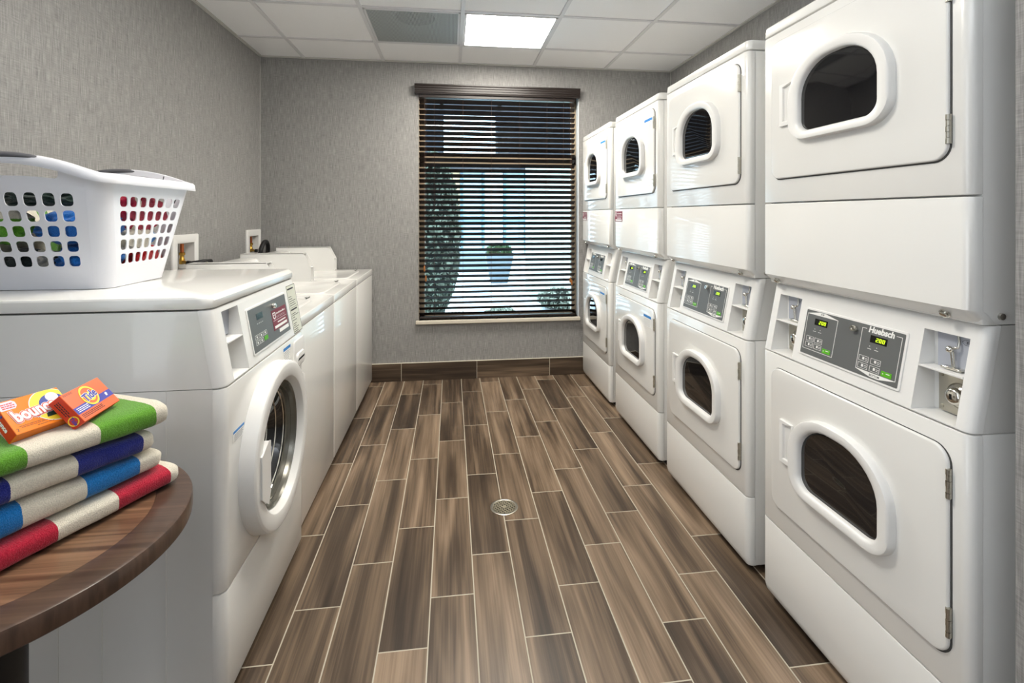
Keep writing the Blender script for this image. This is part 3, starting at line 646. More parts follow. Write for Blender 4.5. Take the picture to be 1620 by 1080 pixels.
# --------------------------------------------------- top-loading washers
WT = .648
def toploader(yc, label):
    r = empty('top_load_washer', (-.625, yc, 0), PI/2, label, 'washing machine', 'top-loading coin washers along the left wall')
    b = bmesh.new(); box(b, -WT/2+.001, WT/2-.001, .012, .70, .030, .860, .004); box(b, -WT/2+.03, WT/2-.03, .05, .66, .012, .031); obj('cabinet', b, M['enamel'], r, 30)
    b = bmesh.new(); shell(b, WT-.002, .030, .862, lambda q: 0.0, R=.010, yb=.02, lip=.002); obj('front_panel', b, M['enamel'], r, 35)
    b = bmesh.new(); shell(b, WT, .864, .908, lambda q: 0.0, R=.012, yb=.70, lip=.004); obj('top_panel', b, M['enamel'], r, 35)
    for sx in (-1, 1):
        for y in (.08, .62):
            b = bmesh.new(); cyl(b, (sx*(WT/2-.06), y, 0), (sx*(WT/2-.06), y, .02), .018, n=14); obj('foot', b, M['dark'], r, 40)
    # lid, slightly raised with a finger notch
    b = bmesh.new(); P = rr(-.03, .27, .50, .40, [(.03, .03), (.03, .03), (.05, .05), (.09, .09)], 6)
    loft(b, [[(x, y, z) for x, y in off(P, d)] for d, z in ((.003, .9075), (0, .911), (-.003, .9125), (-.012, .9128), (-.018, .9112))]); l = obj('lid', b, M['enamel'], r, 35)
    b = bmesh.new(); cyl(b, (.215, .115, .9105), (.215, .115, .9135), .006, n=10); box(b, .17, .235, .098, .104, .9112, .916, .002); obj('lid_pull', b, M['seal'], l, 40)
    # slanted console at the back
    b = bmesh.new(); x0, x1 = -WT/2+.01, WT/2-.082
    prism_x(b, [(.46, .909), (.46, .922), (.60, 1.060), (.62, 1.064), (.70, 1.064), (.70, .909)], x0, x1); k = obj('console', b, M['enamel'], r, 20)
    n = Vector((0, -.702, .712)); b = bmesh.new(); q = Vector((-.12, .53, .991))
    prism_x(b, [(.470, .934), (.590, 1.052), (.588, 1.054), (.468, .936)], x0+.03, x1-.03); obj('console_plate', b, M['white'], k, 0)
    b = bmesh.new(); revolve(b, Vector((.14, .555, 1.018)), n, [(.016, 0), (.015, .016), (.012, .019), (0, .019)], 18); obj('console_knob', b, M['black'], k, 40)
    # tall coin meter case at the far side
    b = bmesh.new(); xa, xb = WT/2-.080, WT/2-.004
    pr = [(.271, .909), (.271, 1.000), (.318, 1.090), (.70, 1.090), (.70, .909)]
    prism_x(b, pr, xa, xa+.003); prism_x(b, pr, xb-.003, xb)
    prism_x(b, [(.318, 1.087), (.318, 1.090), (.70, 1.090), (.70, 1.087)], xa, xb)
    prism_x(b, [(.330, .909), (.330, 1.070), (.70, 1.085), (.70, .909)], xa+.003, xb-.003)
    prism_x(b, [(.280, .909), (.280, .912), (.34, .912), (.34, .909)], xa+.003, xb-.003)
    for (a1, z1), (a2, z2) in (((.275, .998), (.33, .998)), ): box(b, xa+.003, xb-.003, a1, a2, z1-.002, z1+.001)
    c = obj('coin_meter_case', b, M['plastic'], r, 0)
    b = bmesh.new(); cyl(b, ((xa+xb)/2, .62, 1.090), ((xa+xb)/2, .62, 1.096), .006, n=10); obj('case_screw', b, M['chrome'], c, 40)
    return r
toploader(2.461, 'white top-loading washer directly behind the front-loading washer')
toploader(3.111, 'white top-loading washer, middle one of the three')
toploader(3.762, 'white top-loading washer at the back wall')

# --------------------------------------------------- laundry wall boxes and hoses
def wallbox(y0, y1, label, style):
    yc = (y0+y1)/2; r = empty('supply_box', (XL, yc, 1.02), 0, label, 'laundry supply box', 'white water supply boxes in the left wall')
    z0, z1 = -.02, .208; h = (y1-y0)/2; wd = .047
    b = bmesh.new(); O = rr(0, (z0+z1)/2, 2*h, z1-z0, .008, 4); I = rr(0, (z0+.012+z1-wd)/2, 2*h-2*wd, z1-wd-z0-.012, .001, 4)
    loft(b, [[(x, y, z) for y, z in P] for P, x in ((O, .0005), (O, .009), (off(O, -.003), .0125), (lerp(O, I, .95), .0125), (I, .011), (I, -.075))], False, True)
    obj('frame', b, M['plastic'], r, 30)
    b = bmesh.new(); cyl(b, (-.022, .022, .08), (-.022, .022, .155), .0095, n=16); pp = obj('copper_pipe', b, M['copper'], r, 40)
    b = bmesh.new(); revolve(b, (-.022, .022, .040), (0, 0, 1), [(.010, 0), (.014, .002), (.014, .030), (.011, .034), (.011, .050), (.015, .052), (.015, .064), (.010, .068)], 12, True, True); cyl(b, (-.022, .022, .055), (.020, -.010, .050), .009, n=12); obj('brass_valve', b, M['brass'], r, 40)
    b = bmesh.new(); cyl(b, (.020, -.010, .050), (.037, -.010, .048), .013, n=8); obj('valve_handle', b, M['black'], r, 40)
    return r
wallbox(2.862, 3.135, 'white recessed water supply box with copper pipe, directly behind the laundry basket', 0)
wallbox(3.838, 4.100, 'white recessed water supply box with a looped black hose, near the back corner', 1)
b = bmesh.new(); pts = [(XL+.045, 3.90+.0, 1.02)]
for k in range(19):
    a = PI*k/18; pts.append((XL+.075+.01*math.sin(a), 3.985-.075*math.cos(a)+.0, 1.055+.082*math.sin(a)))
pts.append((XL+.08, 4.062, .95)); tube(b, pts, .0155, 14); tag(obj('supply_hose', b, M['rubber'], None, 50), 'thick black hose looping in front of the far supply box', 'hose', 'black hoses at the supply boxes')
b = bmesh.new(); tube(b, [(XL+.05, 2.955, 1.068), (XL+.10, 2.99, 1.075), (XL+.11, 3.06, 1.072), (XL+.07, 3.12, 1.060), (XL+.03, 3.16, .98), (XL+.03, 3.17, .80)], .013, 12)
tube(b, [(XL+.05, 2.94, 1.050), (XL+.12, 2.97, 1.052), (XL+.125, 3.03, 1.045), (XL+.08, 3.10, 1.02), (XL+.03, 3.12, .80)], .012, 12)
tag(obj('supply_hose', b, M['rubber'], None, 50), 'pair of black hoses curving out of the supply box nearer the camera', 'hose', 'black hoses at the supply boxes')

# --------------------------------------------------- floor drain
fd = empty('floor_drain', (.240, 2.274, 0), 0, 'round metal floor drain grate in the wood-look tile aisle', 'drain')
b = bmesh.new(); revolve(b, (0, 0, 0), (0, 0, 1), [(.0635, 0), (.0635, .0022), (.061, .0032), (.053, .0030), (.052, .0022)], 48); obj('rim', b, M['steel'], fd, 40)
b = bmesh.new(); revolve(b, (0, 0, 0), (0, 0, 1), [(.053, .0003), (.0, .0004)], 48); obj('drain_pit', b, M['black'], fd, 0)
b = bmesh.new(); cell = .0130; rad = .053; ca, sa = math.cos(.45), math.sin(.45)
for i in range(-6, 6):
    t_ = (i+.5)*cell; L = math.sqrt(max(0, rad**2-t_**2))
    if L < .004: continue
    for vert in (0, 1):
        Mx = Matrix.Rotation(.5+vert*PI/2, 4, 'Z'); box(b, -L, L, t_-.0025, t_+.0025, .0008, .0026, 0, 1, Mx)
cyl(b, (0, 0, .001), (0, 0, .0028), .010, n=20)
obj('grate', b, mat('grate_metal', (168, 160, 138), .45, .5), fd, 0)

# --------------------------------------------------- round table
TC = (-.840, 1.030); TR = .314
tb = empty('round_table', (TC[0], TC[1], 0), 0, 'small round walnut table with a dark rim, in the left foreground', 'table')
b = bmesh.new(); revolve(b, (0, 0, TABZ), (0, 0, 1), [(0, -.012), (TR-.066, -.012), (TR-.066, 0), (0, 0)], 96); obj('table_top', b, M['tabletop'], tb, 30)
b = bmesh.new(); revolve(b, (0, 0, TABZ), (0, 0, 1), [(TR-.0655, -.036), (TR-.006, -.040), (TR-.001, -.036), (TR, -.030), (TR, -.007), (TR-.002, -.002), (TR-.007, .0002), (TR-.0655, .0002), (TR-.0655, -.036)], 128); obj('table_rim', b, M['tablerim'], tb, 40)
b = bmesh.new(); cyl(b, (0, 0, .02), (0, 0, TABZ-.012), .052, n=32); cyl(b, (0, 0, TABZ-.05), (0, 0, TABZ-.0125), .12, n=32); obj('column', b, M['tablemetal'], tb, 40)
b = bmesh.new(); revolve(b, (0, 0, 0), (0, 0, 1), [(.23, 0), (.23, .012), (.21, .018), (.06, .03), (0, .03)], 48, True); obj('base', b, M['tablemetal'], tb, 40)

# --------------------------------------------------- folded towels on the table
E0 = Vector((-.602, 1.190)); eT = Vector((.433, .901)).normalized(); nT = Vector((-eT.y, eT.x))
TM = Matrix(((eT.x, nT.x, 0, E0.x), (eT.y, nT.y, 0, E0.y), (0, 0, 1, 0), (0, 0, 0, 1)))
def towel_blank(name, smax, smin, n0, n1, zlo, zhi, m, label, seedv, hump=0, endr=.020):
    """zlo(s), zhi(s): lower and upper surface; superellipse cross section, soft folded front"""
    b = bmesh.new(); NSs, NC = 60, 44; loops = []
    for i in range(NSs+1):
        f = i/NSs; s = smin+(smax-smin)*f
        de = min(1, (smax-s)/endr); de2 = min(1, (s-smin)/endr); k = min(de, de2); taper = math.sqrt(max(0, 1-(1-k)**2))*.999+.001
        lp = []; a0, a1 = zlo(s), zhi(s); zc = (a0+a1)/2; hh = (a1-a0)/2; nc = (n0+n1)/2; hn = (n1-n0)/2
        for j in range(NC):
            t = 2*PI*j/NC; c, s_ = math.cos(t), math.sin(t)
            x = nc+hn*(1 if c > 0 else -1)*abs(c)**.28; z = (1 if s_ > 0 else -1)*abs(s_)**.62*hh
            z *= (.74+.26*taper); z += zc-(1-taper)*.0*hh
            x = nc+(x-nc)*(1-.06*(1-taper))
            if hump and s_ > 0:
                z += hump(s, x-n0)*min(1, abs(s_)*1.5)
            w_ = noise.noise(Vector((s*18+seedv, x*22, z*30)))*.0022+noise.noise(Vector((s*60, x*60+seedv, z*60)))*.0008
            cc = (x-nc)/hn
            # second layer crease of the fold along the end
            lp.append((s+ (taper*0)+noise.noise(Vector((x*30, z*40, seedv)))*.003*(1-taper), x+w_*(1 if abs(cc) > .8 else 0), z+ (w_ if s_ > .3 else 0)))
        loops.append(lp)
    loft(b, loops)
    o = obj(name, b, m, None, 70); o.matrix_world = TM
    for v in o.data.vertices: pass
    return tag(o, label, 'towel', 'folded striped towels on the round table')
L0 = -.43
def bands(first, tip): return first
towel_blank('folded_towel', .003, L0, -.009, .235, lambda s: TABZ+.0012, lambda s: .789, towel_mat('red_stripe_terry', (176, 22, 50), [(-.125, -.020), (-.330, -.226), (-.53, -.43)]), 'cream and red striped folded towel, lowest of the stack on the table', 1)
towel_blank('folded_towel', -.028, L0+.01, .004, .232, lambda s: .791, lambda s: .834-.075*min(0, s+.05)*1.0*(1 if s > -.3 else 1)*.8, towel_mat('sky_blue_stripe_terry', (12, 112, 182), [(-.173, -.075), (-.375, -.270)]), 'cream and sky blue striped folded towel, second from the bottom of the stack', 12)
towel_blank('folded_towel', -.045, L0, .001, .236, lambda s: .8345-.075*min(0, s+.05)*.8, lambda s: .880-.07*min(0, s+.05), towel_mat('navy_stripe_terry', (24, 34, 118), [(-.190, -.071), (-.395, -.288)]), 'cream and navy blue striped folded towel, third from the bottom of the stack', 23)
def gh(s, n):  # loose puffed fold under the boxes
    k = max(0, min(1, (-.06-s)/.10)); k = k*k*(3-2*k)
    return k*max(0, min(.030, (n-.055)*.8))
towel_blank('folded_towel', -.018, L0-.005, -.004, .225, lambda s: .8812-.07*min(0, s+.05), lambda s: .933-.045*min(0, s+.10), towel_mat('green_stripe_terry', (92, 150, 38), [(-.155, -.048), (-.385, -.268)]), 'cream and lime green striped folded towel, topmost of the stack', 37, gh)

# --------------------------------------------------- boxes on the towels
def euler_frame(p, nominal=None):
    R = Matrix.Rotation(p[5], 4, 'Z') @ Matrix.Rotation(p[4], 4, 'Y') @ Matrix.Rotation(p[3], 4, 'X')
    return Matrix.Translation(p[:3]) @ R @ Matrix.Translation((0, -p[7], 0))   # origin: lower left corner of the printed face
def disc(bm, cx, cy, rx, ry, z0, z1, n=40, rot=0): poly2(bm, [(cx+rx*math.cos(2*PI*i/n)*math.cos(rot)-ry*math.sin(2*PI*i/n)*math.sin(rot), cy+rx*math.cos(2*PI*i/n)*math.sin(rot)+ry*math.sin(2*PI*i/n)*math.cos(rot)) for i in range(n)], z0, z1)
def clipdisc(bm, cx, cy, r, L, Wd, z0, z1, n=60):
    poly2(bm, [(min(max(cx+r*math.cos(2*PI*i/n), .0003), L-.0003), min(max(cy+r*math.sin(2*PI*i/n), .0003), Wd-.0003)) for i in range(n)], z0, z1)
CK = (0, 0, CAM_H)
def rescale(p, k): return [p[0]*k, p[1]*k, CAM_H+(p[2]-CAM_H)*k]+p[3:6]+[v*k for v in p[6:]]
pT = [-0.7328, 1.0423, 0.9937, 0.8832, 0.0158, -4.6241, 0.1182, 0.067, 0.0238]
pB = [-0.7591, 0.9394, 1.0186, 0.7565, 0.0435, 1.2668, 0.0965, 0.0692, 0.0228]
pT0, pB0 = pT, pB; kT, kB = 1.065/1.08, 1.04; pT = rescale(pT, kT); pB = rescale(pB, kB)
td = empty('detergent_box', (0, 0, 0), 0, 'orange box marked Tide, resting on the green striped towel', 'detergent box'); td.matrix_world = euler_frame(pT) @ Matrix.Scale(kT, 4)
L, Wd, H = pT0[6:9]
b = bmesh.new(); box(b, 0, L, 0, Wd, -H, 0, .0007, 1); obj('carton', b, M['orange'], td, 0)
b = bmesh.new(); box(b, -.0002, .0004, .0008, Wd-.0008, -H+.0008, -.0008); obj('carton_end', b, M['redorange'], td, 0)
b = bmesh.new(); poly2(b, [(.0004, .017), (L-.0004, .019), (L-.0004, .034), (.0004, .032)], .0001, .0003); obj('blue_band', b, M['blueink'], td, 0)
b = bmesh.new(); disc(b, .0595, .0415, .0225, .0225, .0003, .0006); lg = obj('logo_ring', b, M['yellow'], td, 0)
b = bmesh.new(); disc(b, .0595, .0415, .0185, .0185, .0006, .0007); obj('logo_field', b, M['orange'], td, 0)
b = bmesh.new(); disc(b, .0615, .0385, .0115, .0105, .0007, .0008); obj('logo_centre', b, M['yellow'], td, 0)
Rt = Matrix.Rotation(math.radians(8), 4, 'Z')
text('logo_outline', 'Tide', .0235, M['white'], td, TL(.0595, .0405, .0009) @ Rt, .0001, .0016, .1, xs=.95)
text('logo_lettering', 'Tide', .0235, M['blueink'], td, TL(.0595, .0405, .0012) @ Rt, .0001, .0006, .1, xs=.95)
b = bmesh.new(); rnd = random.Random(2)
for k, yy in enumerate((.0135, .0105, .0072)):
    x = .006
    while x < .068: ww = rnd.uniform(.003, .008); box(b, x, x+ww, yy-.0009, yy+.0006, .0001, .0003); x += ww+.0012
for yy in (.0635, .0615): box(b, .004, .030, yy-.0004, yy+.0003, .0001, .0003)
obj('small_print', b, M['ink'], td, 0)
b = bmesh.new()
for yy in (.0285, .0250, .0215):
    x = .006
    while x < .034: ww = rnd.uniform(.003, .007); box(b, x, x+ww, yy-.0009, yy+.0006, .0003, .0005); x += ww+.001
box(b, .097, .102, .0235, .0300, .0003, .0005); disc(b, .101, .0285, .0030, .0030, .0003, .0005, 12)
obj('band_print', b, M['white'], td, 0)
SE = Matrix(((0, 0, -1, -.0004), (-1, 0, 0, Wd), (0, 1, 0, -H), (0, 0, 0, 1)))   # end face, reading downwards: x along -Y, y along +Z
b = bmesh.new(); disc(b, Wd-.0135, H*.45, .0095, .0095, 0, .0003, 30); obj('end_logo_ring', b, M['yellow'], td, 0, SE)
b = bmesh.new(); disc(b, Wd-.0135, H*.45, .0075, .0075, .0003, .0004, 30); obj('end_logo_field', b, M['redorange'], td, 0, SE)
text('end_logo_lettering', 'Tide', .0095, M['blueink'], td, SE @ TL(Wd-.0135, H*.45, .0006), .0001, .0003, .1)
b = bmesh.new()
for k in range(3):
    x = .008
    while x < .038: ww = rnd.uniform(.002, .006); box(b, x, x+ww, H*.45+.003-k*.0035, H*.45+.0045-k*.0035, 0, .0003); x += ww+.001
obj('end_print', b, M['ink'], td, 0, SE)
bb = empty('dryer_sheet_box', (0, 0, 0), 0, 'orange and yellow box lettered bounce, leaning left of the Tide box', 'dryer sheet box'); bb.matrix_world = euler_frame(pB) @ Matrix.Scale(kB, 4)
L, Wd, H = pB0[6:9]
b = bmesh.new(); box(b, 0, L, 0, Wd, -H, 0, .0007, 1); obj('carton', b, M['amber'], bb, 0)
b = bmesh.new(); box(b, -.0002, .0004, .0008, Wd-.0008, -H+.0008, -.0008); obj('carton_end', b, M['redorange'], bb, 0)
b = bmesh.new(); clipdisc(b, .073, .037, .0345, L, Wd, .0001, .0003); obj('white_arc', b, M['white'], bb, 0)
b = bmesh.new(); clipdisc(b, .073, .037, .0332, L, Wd, .0003, .0004); obj('yellow_disc', b, M['yellow'], bb, 0)
b = bmesh.new(); clipdisc(b, .076, .037, .0225, L, Wd, .0004, .0005); obj('blue_disc', b, M['navyink'], bb, 0)
b = bmesh.new(); poly2(b, [(.054, .0145), (L-.0005, .0145), (L-.0005, .024), (.078, .0275), (.056, .022)], .0005, .0006); obj('hill_shape', b, M['darkgreen'], bb, 0)
b = bmesh.new(); clipdisc(b, .079, .052, .010, L, Wd, .0005, .0006); poly2(b, [(.0005, .050), (.022, .050), (.026, .055), (.026, .063), (.022, .0668), (.0005, .0668)], .0001, .0004); obj('pale_patches', b, mat('pale_lilac_ink', (206, 208, 228), .4), bb, 0)
RB = Matrix.Rotation(math.radians(6), 4, 'Z')
text('logo_halo', 'bounce', .0315, M['white'], bb, TL(.0435, .0345, .0008) @ RB, .0001, .0036, 0, xs=.73)
text('logo_outline', 'bounce', .0315, M['redink'], bb, TL(.0435, .0345, .0011) @ RB, .0001, .0028, 0, xs=.73)
text('logo_lettering', 'bounce', .0315, M['white'], bb, TL(.0435, .0345, .0014) @ RB, .0001, .0012, 0, xs=.73)
text('count_lettering', '2', .008, M['ink'], bb, TL(.0055, .0075, .0002), .0001)
b = bmesh.new()
for yy, x0_, x1_ in ((.0135, .010, .046), (.0105, .012, .052), (.0060, .034, .058)):
    x = x0_
    while x < x1_: ww = rnd.uniform(.003, .006); box(b, x, x+ww, yy-.0007, yy+.0003, .0001, .0003); x += ww+.001
obj('small_print', b, mat('brown_print', (140, 70, 20), .5), bb, 0)
b = bmesh.new()
for yy in (.0535, .0575, .0615):
    x = .004
    while x < .021: ww = rnd.uniform(.002, .005); box(b, x, x+ww, yy-.001, yy+.0012, .0004, .0006); x += ww+.0008
obj('patch_print', b, M['redink'], bb, 0)
SB = Matrix(((0, 0, -1, -.0004), (-1, 0, 0, Wd), (0, 1, 0, -H), (0, 0, 0, 1)))
text('end_lettering', 'bounce', .011, M['white'], bb, SB @ TL(Wd*.52, H*.5, .0003), .0001, .0004)
b = bmesh.new(); disc(b, Wd*.38, H*.82, .0022, .0022, 0, .0003, 16); obj('end_dot', b, M['navyink'], bb, 0, SB)

# --------------------------------------------------- laundry basket
BC = Vector((-1.194, 1.752)); BZ0 = 1.1195; BZ1 = 1.447
bk = empty('laundry_basket', (BC.x, BC.y, BZ0), 0, 'white plastic laundry basket with square holes and grey grips, on the front-loading washer', 'laundry basket')
def half(t): return (.198+(.240-.198)*t, .150+(.246-.150)*t, .038+.006*t)     # hx, hy, corner radius
NA = 6
def peri(t, side, u):
    """side 0:+x,1:+y,2:-x,3:-y ; u in -1..1 along flat; side+0.5: corner after it, u 0..1"""
    hx, hy, r = half(t)
    s = int(side); corner = side != s
    if not corner:
        if s == 0: return Vector((hx, u*(hy-r)))
        if s == 1: return Vector((-u*(hx-r), hy))
        if s == 2: return Vector((-hx, -u*(hy-r)))
        return Vector((u*(hx-r), -hy))
    cs = [(1, 1), (-1, 1), (-1, -1), (1, -1)][s]; a = s*PI/2+u*PI/2
    return Vector((cs[0]*(hx-r)+r*math.cos(a), cs[1]*(hy-r)+r*math.sin(a)))
def zof(t, p):   # the handles on the two y sides stand up a little
    hx, hy, r = half(t); k = max(0, min(1, (t-.80)/.2))
    g = max(0, 1-(p.x/(hx*.95))**2)**1.0 if abs(p.x) < hx*.95 else 0
    return (BZ1-BZ0)*t+.050*k*g
b = bmesh.new(); TH = .0026; hs = .0155
rows_z = [1.203-BZ0, 1.246-BZ0, 1.289-BZ0, 1.332-BZ0, 1.375-BZ0]
HZ = BZ1-BZ0
INNER = [0.0]
def vat(side, u, t):
    p = peri(t, side, u); z = zof(t, p)
    if INNER[0]:
        q0, q1 = peri(t, side, u-.01), peri(t, side, u+.01); d = (q1-q0).normalized(); n_ = Vector((d.y, -d.x)); p = p-n_*INNER[0]
    return Vector((p.x, p.y, z))
def face(pts): b.faces.new([b.verts.new(p) for p in pts])
def addquad(side, u0, u1, t0, t1, hole, su, ns=1, hz=None, rad=.3):
    if not hole:
        for th in (0.0, TH):
            INNER[0] = th
            for k in range(ns):
                a, c = u0+(u1-u0)*k/ns, u0+(u1-u0)*(k+1)/ns
                P = [vat(side, *q) for q in ((a, t0), (c, t0), (c, t1), (a, t1))]; face(P if not th else P[::-1])
        INNER[0] = 0; return
    ua, ub, ta, tb = hole; ru = (ub-ua)*rad*(1 if hz is None else hz); rt = (tb-ta)*(.28 if hz is None else .5); n = 3; K = 14 if hz else 1
    outl = []; inl = []
    cs = ((ub-ru, tb-rt, 0, u1, t1), (ua+ru, tb-rt, PI/2, u0, t1), (ua+ru, ta+rt, PI, u0, t0), (ub-ru, ta+rt, 1.5*PI, u1, t0))
    for c in range(4):
        cu, ct, a0, ou, ot = cs[c]; nu, nt, _, pu_, pt_ = cs[(c+1) % 4]
        for i in range(n+1): inl.append((cu+ru*math.cos(a0+PI/2*i/n), ct+rt*math.sin(a0+PI/2*i/n))); outl.append((ou, ot))
        e0 = inl[-1]; a1 = PI/2*(c+1); e1 = (nu+ru*math.cos(a1), nt+rt*math.sin(a1))
        for k in range(1, K): f = k/K; inl.append((e0[0]+(e1[0]-e0[0])*f, e0[1]+(e1[1]-e0[1])*f)); outl.append((ou+(pu_-ou)*f, ot+(pt_-ot)*f))
    N = len(inl); surf = []
    for th in (0.0, TH):
        INNER[0] = th; I = [vat(side, *q) for q in inl]; O = [vat(side, *q) for q in outl]; surf.append(I)
        for k in range(N):
            m_ = (k+1) % N; P = [O[k], I[k], I[m_], O[m_]] if outl[k] != outl[m_] else [O[k], I[k], I[m_]]
            face(P if th else P[::-1])
    INNER[0] = 0
    for k in range(N): m_ = (k+1) % N; face([surf[0][k], surf[0][m_], surf[1][m_], surf[1][k]])
for side in range(4):
    hx, hy, r = half(.55); flat = (hx-r) if side % 2 else (hy-r)
    if side % 2: us = [(i*.0442)/flat for i in range(-4, 5)]; us = [u for u in us if abs(u)+hs/flat < 1.04]
    else: us = [((1.590+.042*k)-BC.y)/flat*(1 if side == 0 else -1) for k in range(8)]; us = sorted(u for u in us if abs(u)+hs/flat < 1.0)
    tsz = [z/HZ for z in rows_z]; ht = hs/HZ; hu = hs/flat; pu = (us[1]-us[0])/2 if len(us) > 1 else hu*1.4; pt = (tsz[1]-tsz[0])/2
    ub_ = [us[0]-pu]+[u+pu for u in us]; tb_ = [tsz[0]-pt]+[t+pt for t in tsz]
    ttop = .86 if side % 2 else 1.0
    def band(t0, t1, ns=12): addquad(side, -1, 1, t0, t1, None, 0, ns)
    band(0, tb_[0]); 
    for j, t in enumerate(tsz):
        if ub_[0] > -1: addquad(side, -1, ub_[0], tb_[j], tb_[j+1], None, 0, 3)
        for i, u in enumerate(us): addquad(side, ub_[i], ub_[i+1], tb_[j], tb_[j+1], (u-hu, u+hu, t-ht, t+ht), 0)
        if ub_[-1] < 1: addquad(side, ub_[-1], 1, tb_[j], tb_[j+1], None, 0, 3)
    if side % 2:
        t0 = tb_[-1]; ta, tb2 = .905, .972
        band(t0, .875)
        hw_ = .118/flat
        addquad(side, -1, -hw_-.05, .875, 1.0, None, 0, 10); addquad(side, hw_+.05, 1, .875, 1.0, None, 0, 10)
        addquad(side, -hw_-.05, hw_+.05, .875, 1.0, (-hw_, hw_, ta, tb2), 0, 1, .12)
    else: band(tb_[-1], 1.0)
    for k in range(NA):   # corner
        tl = [0]+tb_+([.875, 1.0] if side % 2 else [1.0])
        tl = sorted(set([0, .2, .4, .6, .8, .875, .9, .95, 1.0]))
        for t0, t1 in zip(tl, tl[1:]):
            for th in (0.0, TH):
                INNER[0] = th; P = [vat(side+.5, *q) for q in ((k/NA, t0), ((k+1)/NA, t0), ((k+1)/NA, t1), (k/NA, t1))]; face(P if not th else P[::-1])
            INNER[0] = 0
bmesh.ops.remove_doubles(b, verts=b.verts[:], dist=.0003)
wall = obj('basket_wall', b, M['basket'], bk, 50)
def ring(t, o=0):
    P = []
    for side in range(4):
        for k in range(16): P.append(peri(t, side, -1+2*k/16))
        for k in range(NA): P.append(peri(t, side+.5, k/NA))
    return P
b = bmesh.new(); P = [(p.x, p.y) for p in ring(0)]
loft(b, [[(x, y, 0.0) for x, y in off(P, -.004)], [(x, y, .003) for x, y in P], [(x, y, .005) for x, y in off(P, -.002)]]); obj('basket_floor', b, M['basket'], bk, 30)
b = bmesh.new(); P = [(p.x, p.y) for p in ring(1)]; loops = []
for o_, dz in ((-.003, 0), (-.002, .004), (.003, .006), (.014, .004), (.020, -.002), (.0225, -.022), (.021, -.024), (.018, -.004), (.010, -.001), (-.003, 0)):
    Q = off(P, o_); loops.append([(q[0], q[1], zof(1, Vector(p))+dz) for q, p in zip(Q, P)])
loft(b, loops, False, False); obj('rim', b, M['basket'], bk, 50)
for s in (-1, 1):
    b = bmesh.new(); loops = []
    for k in range(21):
        x = -.175+(.275 if s < 0 else .225)*k/20; f = max(.02, math.sin(PI*k/20))**.25; z0_ = zof(1, Vector((x, 0))); yy = s*(.246+.008)
        loops.append([(x, yy+.0185*f*math.cos(a)*1.0, z0_-.001+.010*f*math.sin(a)) for a in [2*PI*i/14 for i in range(14)]])
    loft(b, loops); obj('grip', b, M['grip'], bk, 60)
# crumpled towels inside
def crumple(name, x, y, z, sx, sy, sz, m, seedv, label, rz=0):
    b = bmesh.new(); bmesh.ops.create_icosphere(b, subdivisions=5, radius=1)
    for v in b.verts:
        n = v.co.normalized(); d = 1+.22*noise.noise(n*1.7+Vector((seedv, 0, 0)))+.14*(1-2*abs(noise.noise(n*3.1+Vector((0, seedv, 0)))))+.04*noise.noise(n*9+Vector((0, 0, seedv)))
        v.co = Vector((n.x*sx*d, n.y*sy*d, n.z*sz*d))
    for v in b.verts:   # held in by the basket walls
        wx = v.co.x*math.cos(rz)-v.co.y*math.sin(rz)+x-BC.x; wy = v.co.x*math.sin(rz)+v.co.y*math.cos(rz)+y-BC.y; wz = v.co.z+z
        wz = max(wz, BZ0+.008); hx_, hy_, _ = half(max(0, min(1, (wz-BZ0)/HZ))); hx_ -= .010; hy_ -= .010
        wx = max(-hx_, min(hx_, wx)); wy = max(-hy_, min(hy_, wy))
        cx_, cy_ = abs(wx)-(hx_-.035), abs(wy)-(hy_-.035)
        if cx_ > 0 and cy_ > 0 and math.hypot(cx_, cy_) > .035:
            q = .035/math.hypot(cx_, cy_); wx = math.copysign(hx_-.035+cx_*q, wx); wy = math.copysign(hy_-.035+cy_*q, wy)
        dx, dy = wx+BC.x-x, wy+BC.y-y; v.co = Vector((dx*math.cos(rz)+dy*math.sin(rz), -dx*math.sin(rz)+dy*math.cos(rz), wz-z))
    o = obj(name, b, m, None, 80); o.location = (x, y, z); o.rotation_euler = (0, 0, rz)
    return tag(o, label, 'towel', 'crumpled striped towels in the laundry basket')
cr = (222, 216, 200)
mb = lambda n, c, bs, ax: towel_mat(n, c, bs, cr, ax)
crumple('crumpled_towel', -1.085, 1.625, 1.300, .105, .075, .045, mb('blue_terry_a', (20, 98, 178), [(-.3, .3)], 0), 3, 'bright blue crumpled towel at the near right corner inside the basket')
crumple('crumpled_towel', -1.235, 1.655, 1.190, .075, .06, .042, mb('black_terry', (22, 34, 33), [(-.3, .015), (.05, .3)], 0), 9, 'blackish green and white crumpled towel low at the front left of the basket', .4)
crumple('crumpled_towel', -1.082, 1.665, 1.200, .075, .065, .052, mb('blue_terry_b', (22, 104, 186), [(-.3, -.02), (.030, .3)], 0), 14, 'blue and white striped towel at the bottom near corner of the basket', 1.2)
crumple('crumpled_towel', -1.262, 1.600, 1.305, .062, .05, .045, mb('green_terry', (96, 164, 44), [(-.3, .02)], 2), 20, 'lime green crumpled towel at the front left of the basket')
crumple('crumpled_towel', -1.015, 1.765, 1.345, .055, .105, .060, mb('red_terry', (172, 20, 60), [(-.045, .3), (-.3, -.06)], 1), 27, 'crimson crumpled towel at the top right side of the basket')
crumple('crumpled_towel', -1.035, 1.815, 1.180, .055, .070, .050, mb('scarlet_terry', (192, 26, 36), [(-.3, .3)], 1), 31, 'scarlet crumpled towel low on the right side of the basket')
crumple('crumpled_towel', -1.165, 1.640, 1.385, .115, .085, .030, mb('dark_terry', (24, 46, 41), [(-.3, .03), (.06, .3)], 1), 38, 'dark green and white striped towel on top in the basket', .5)
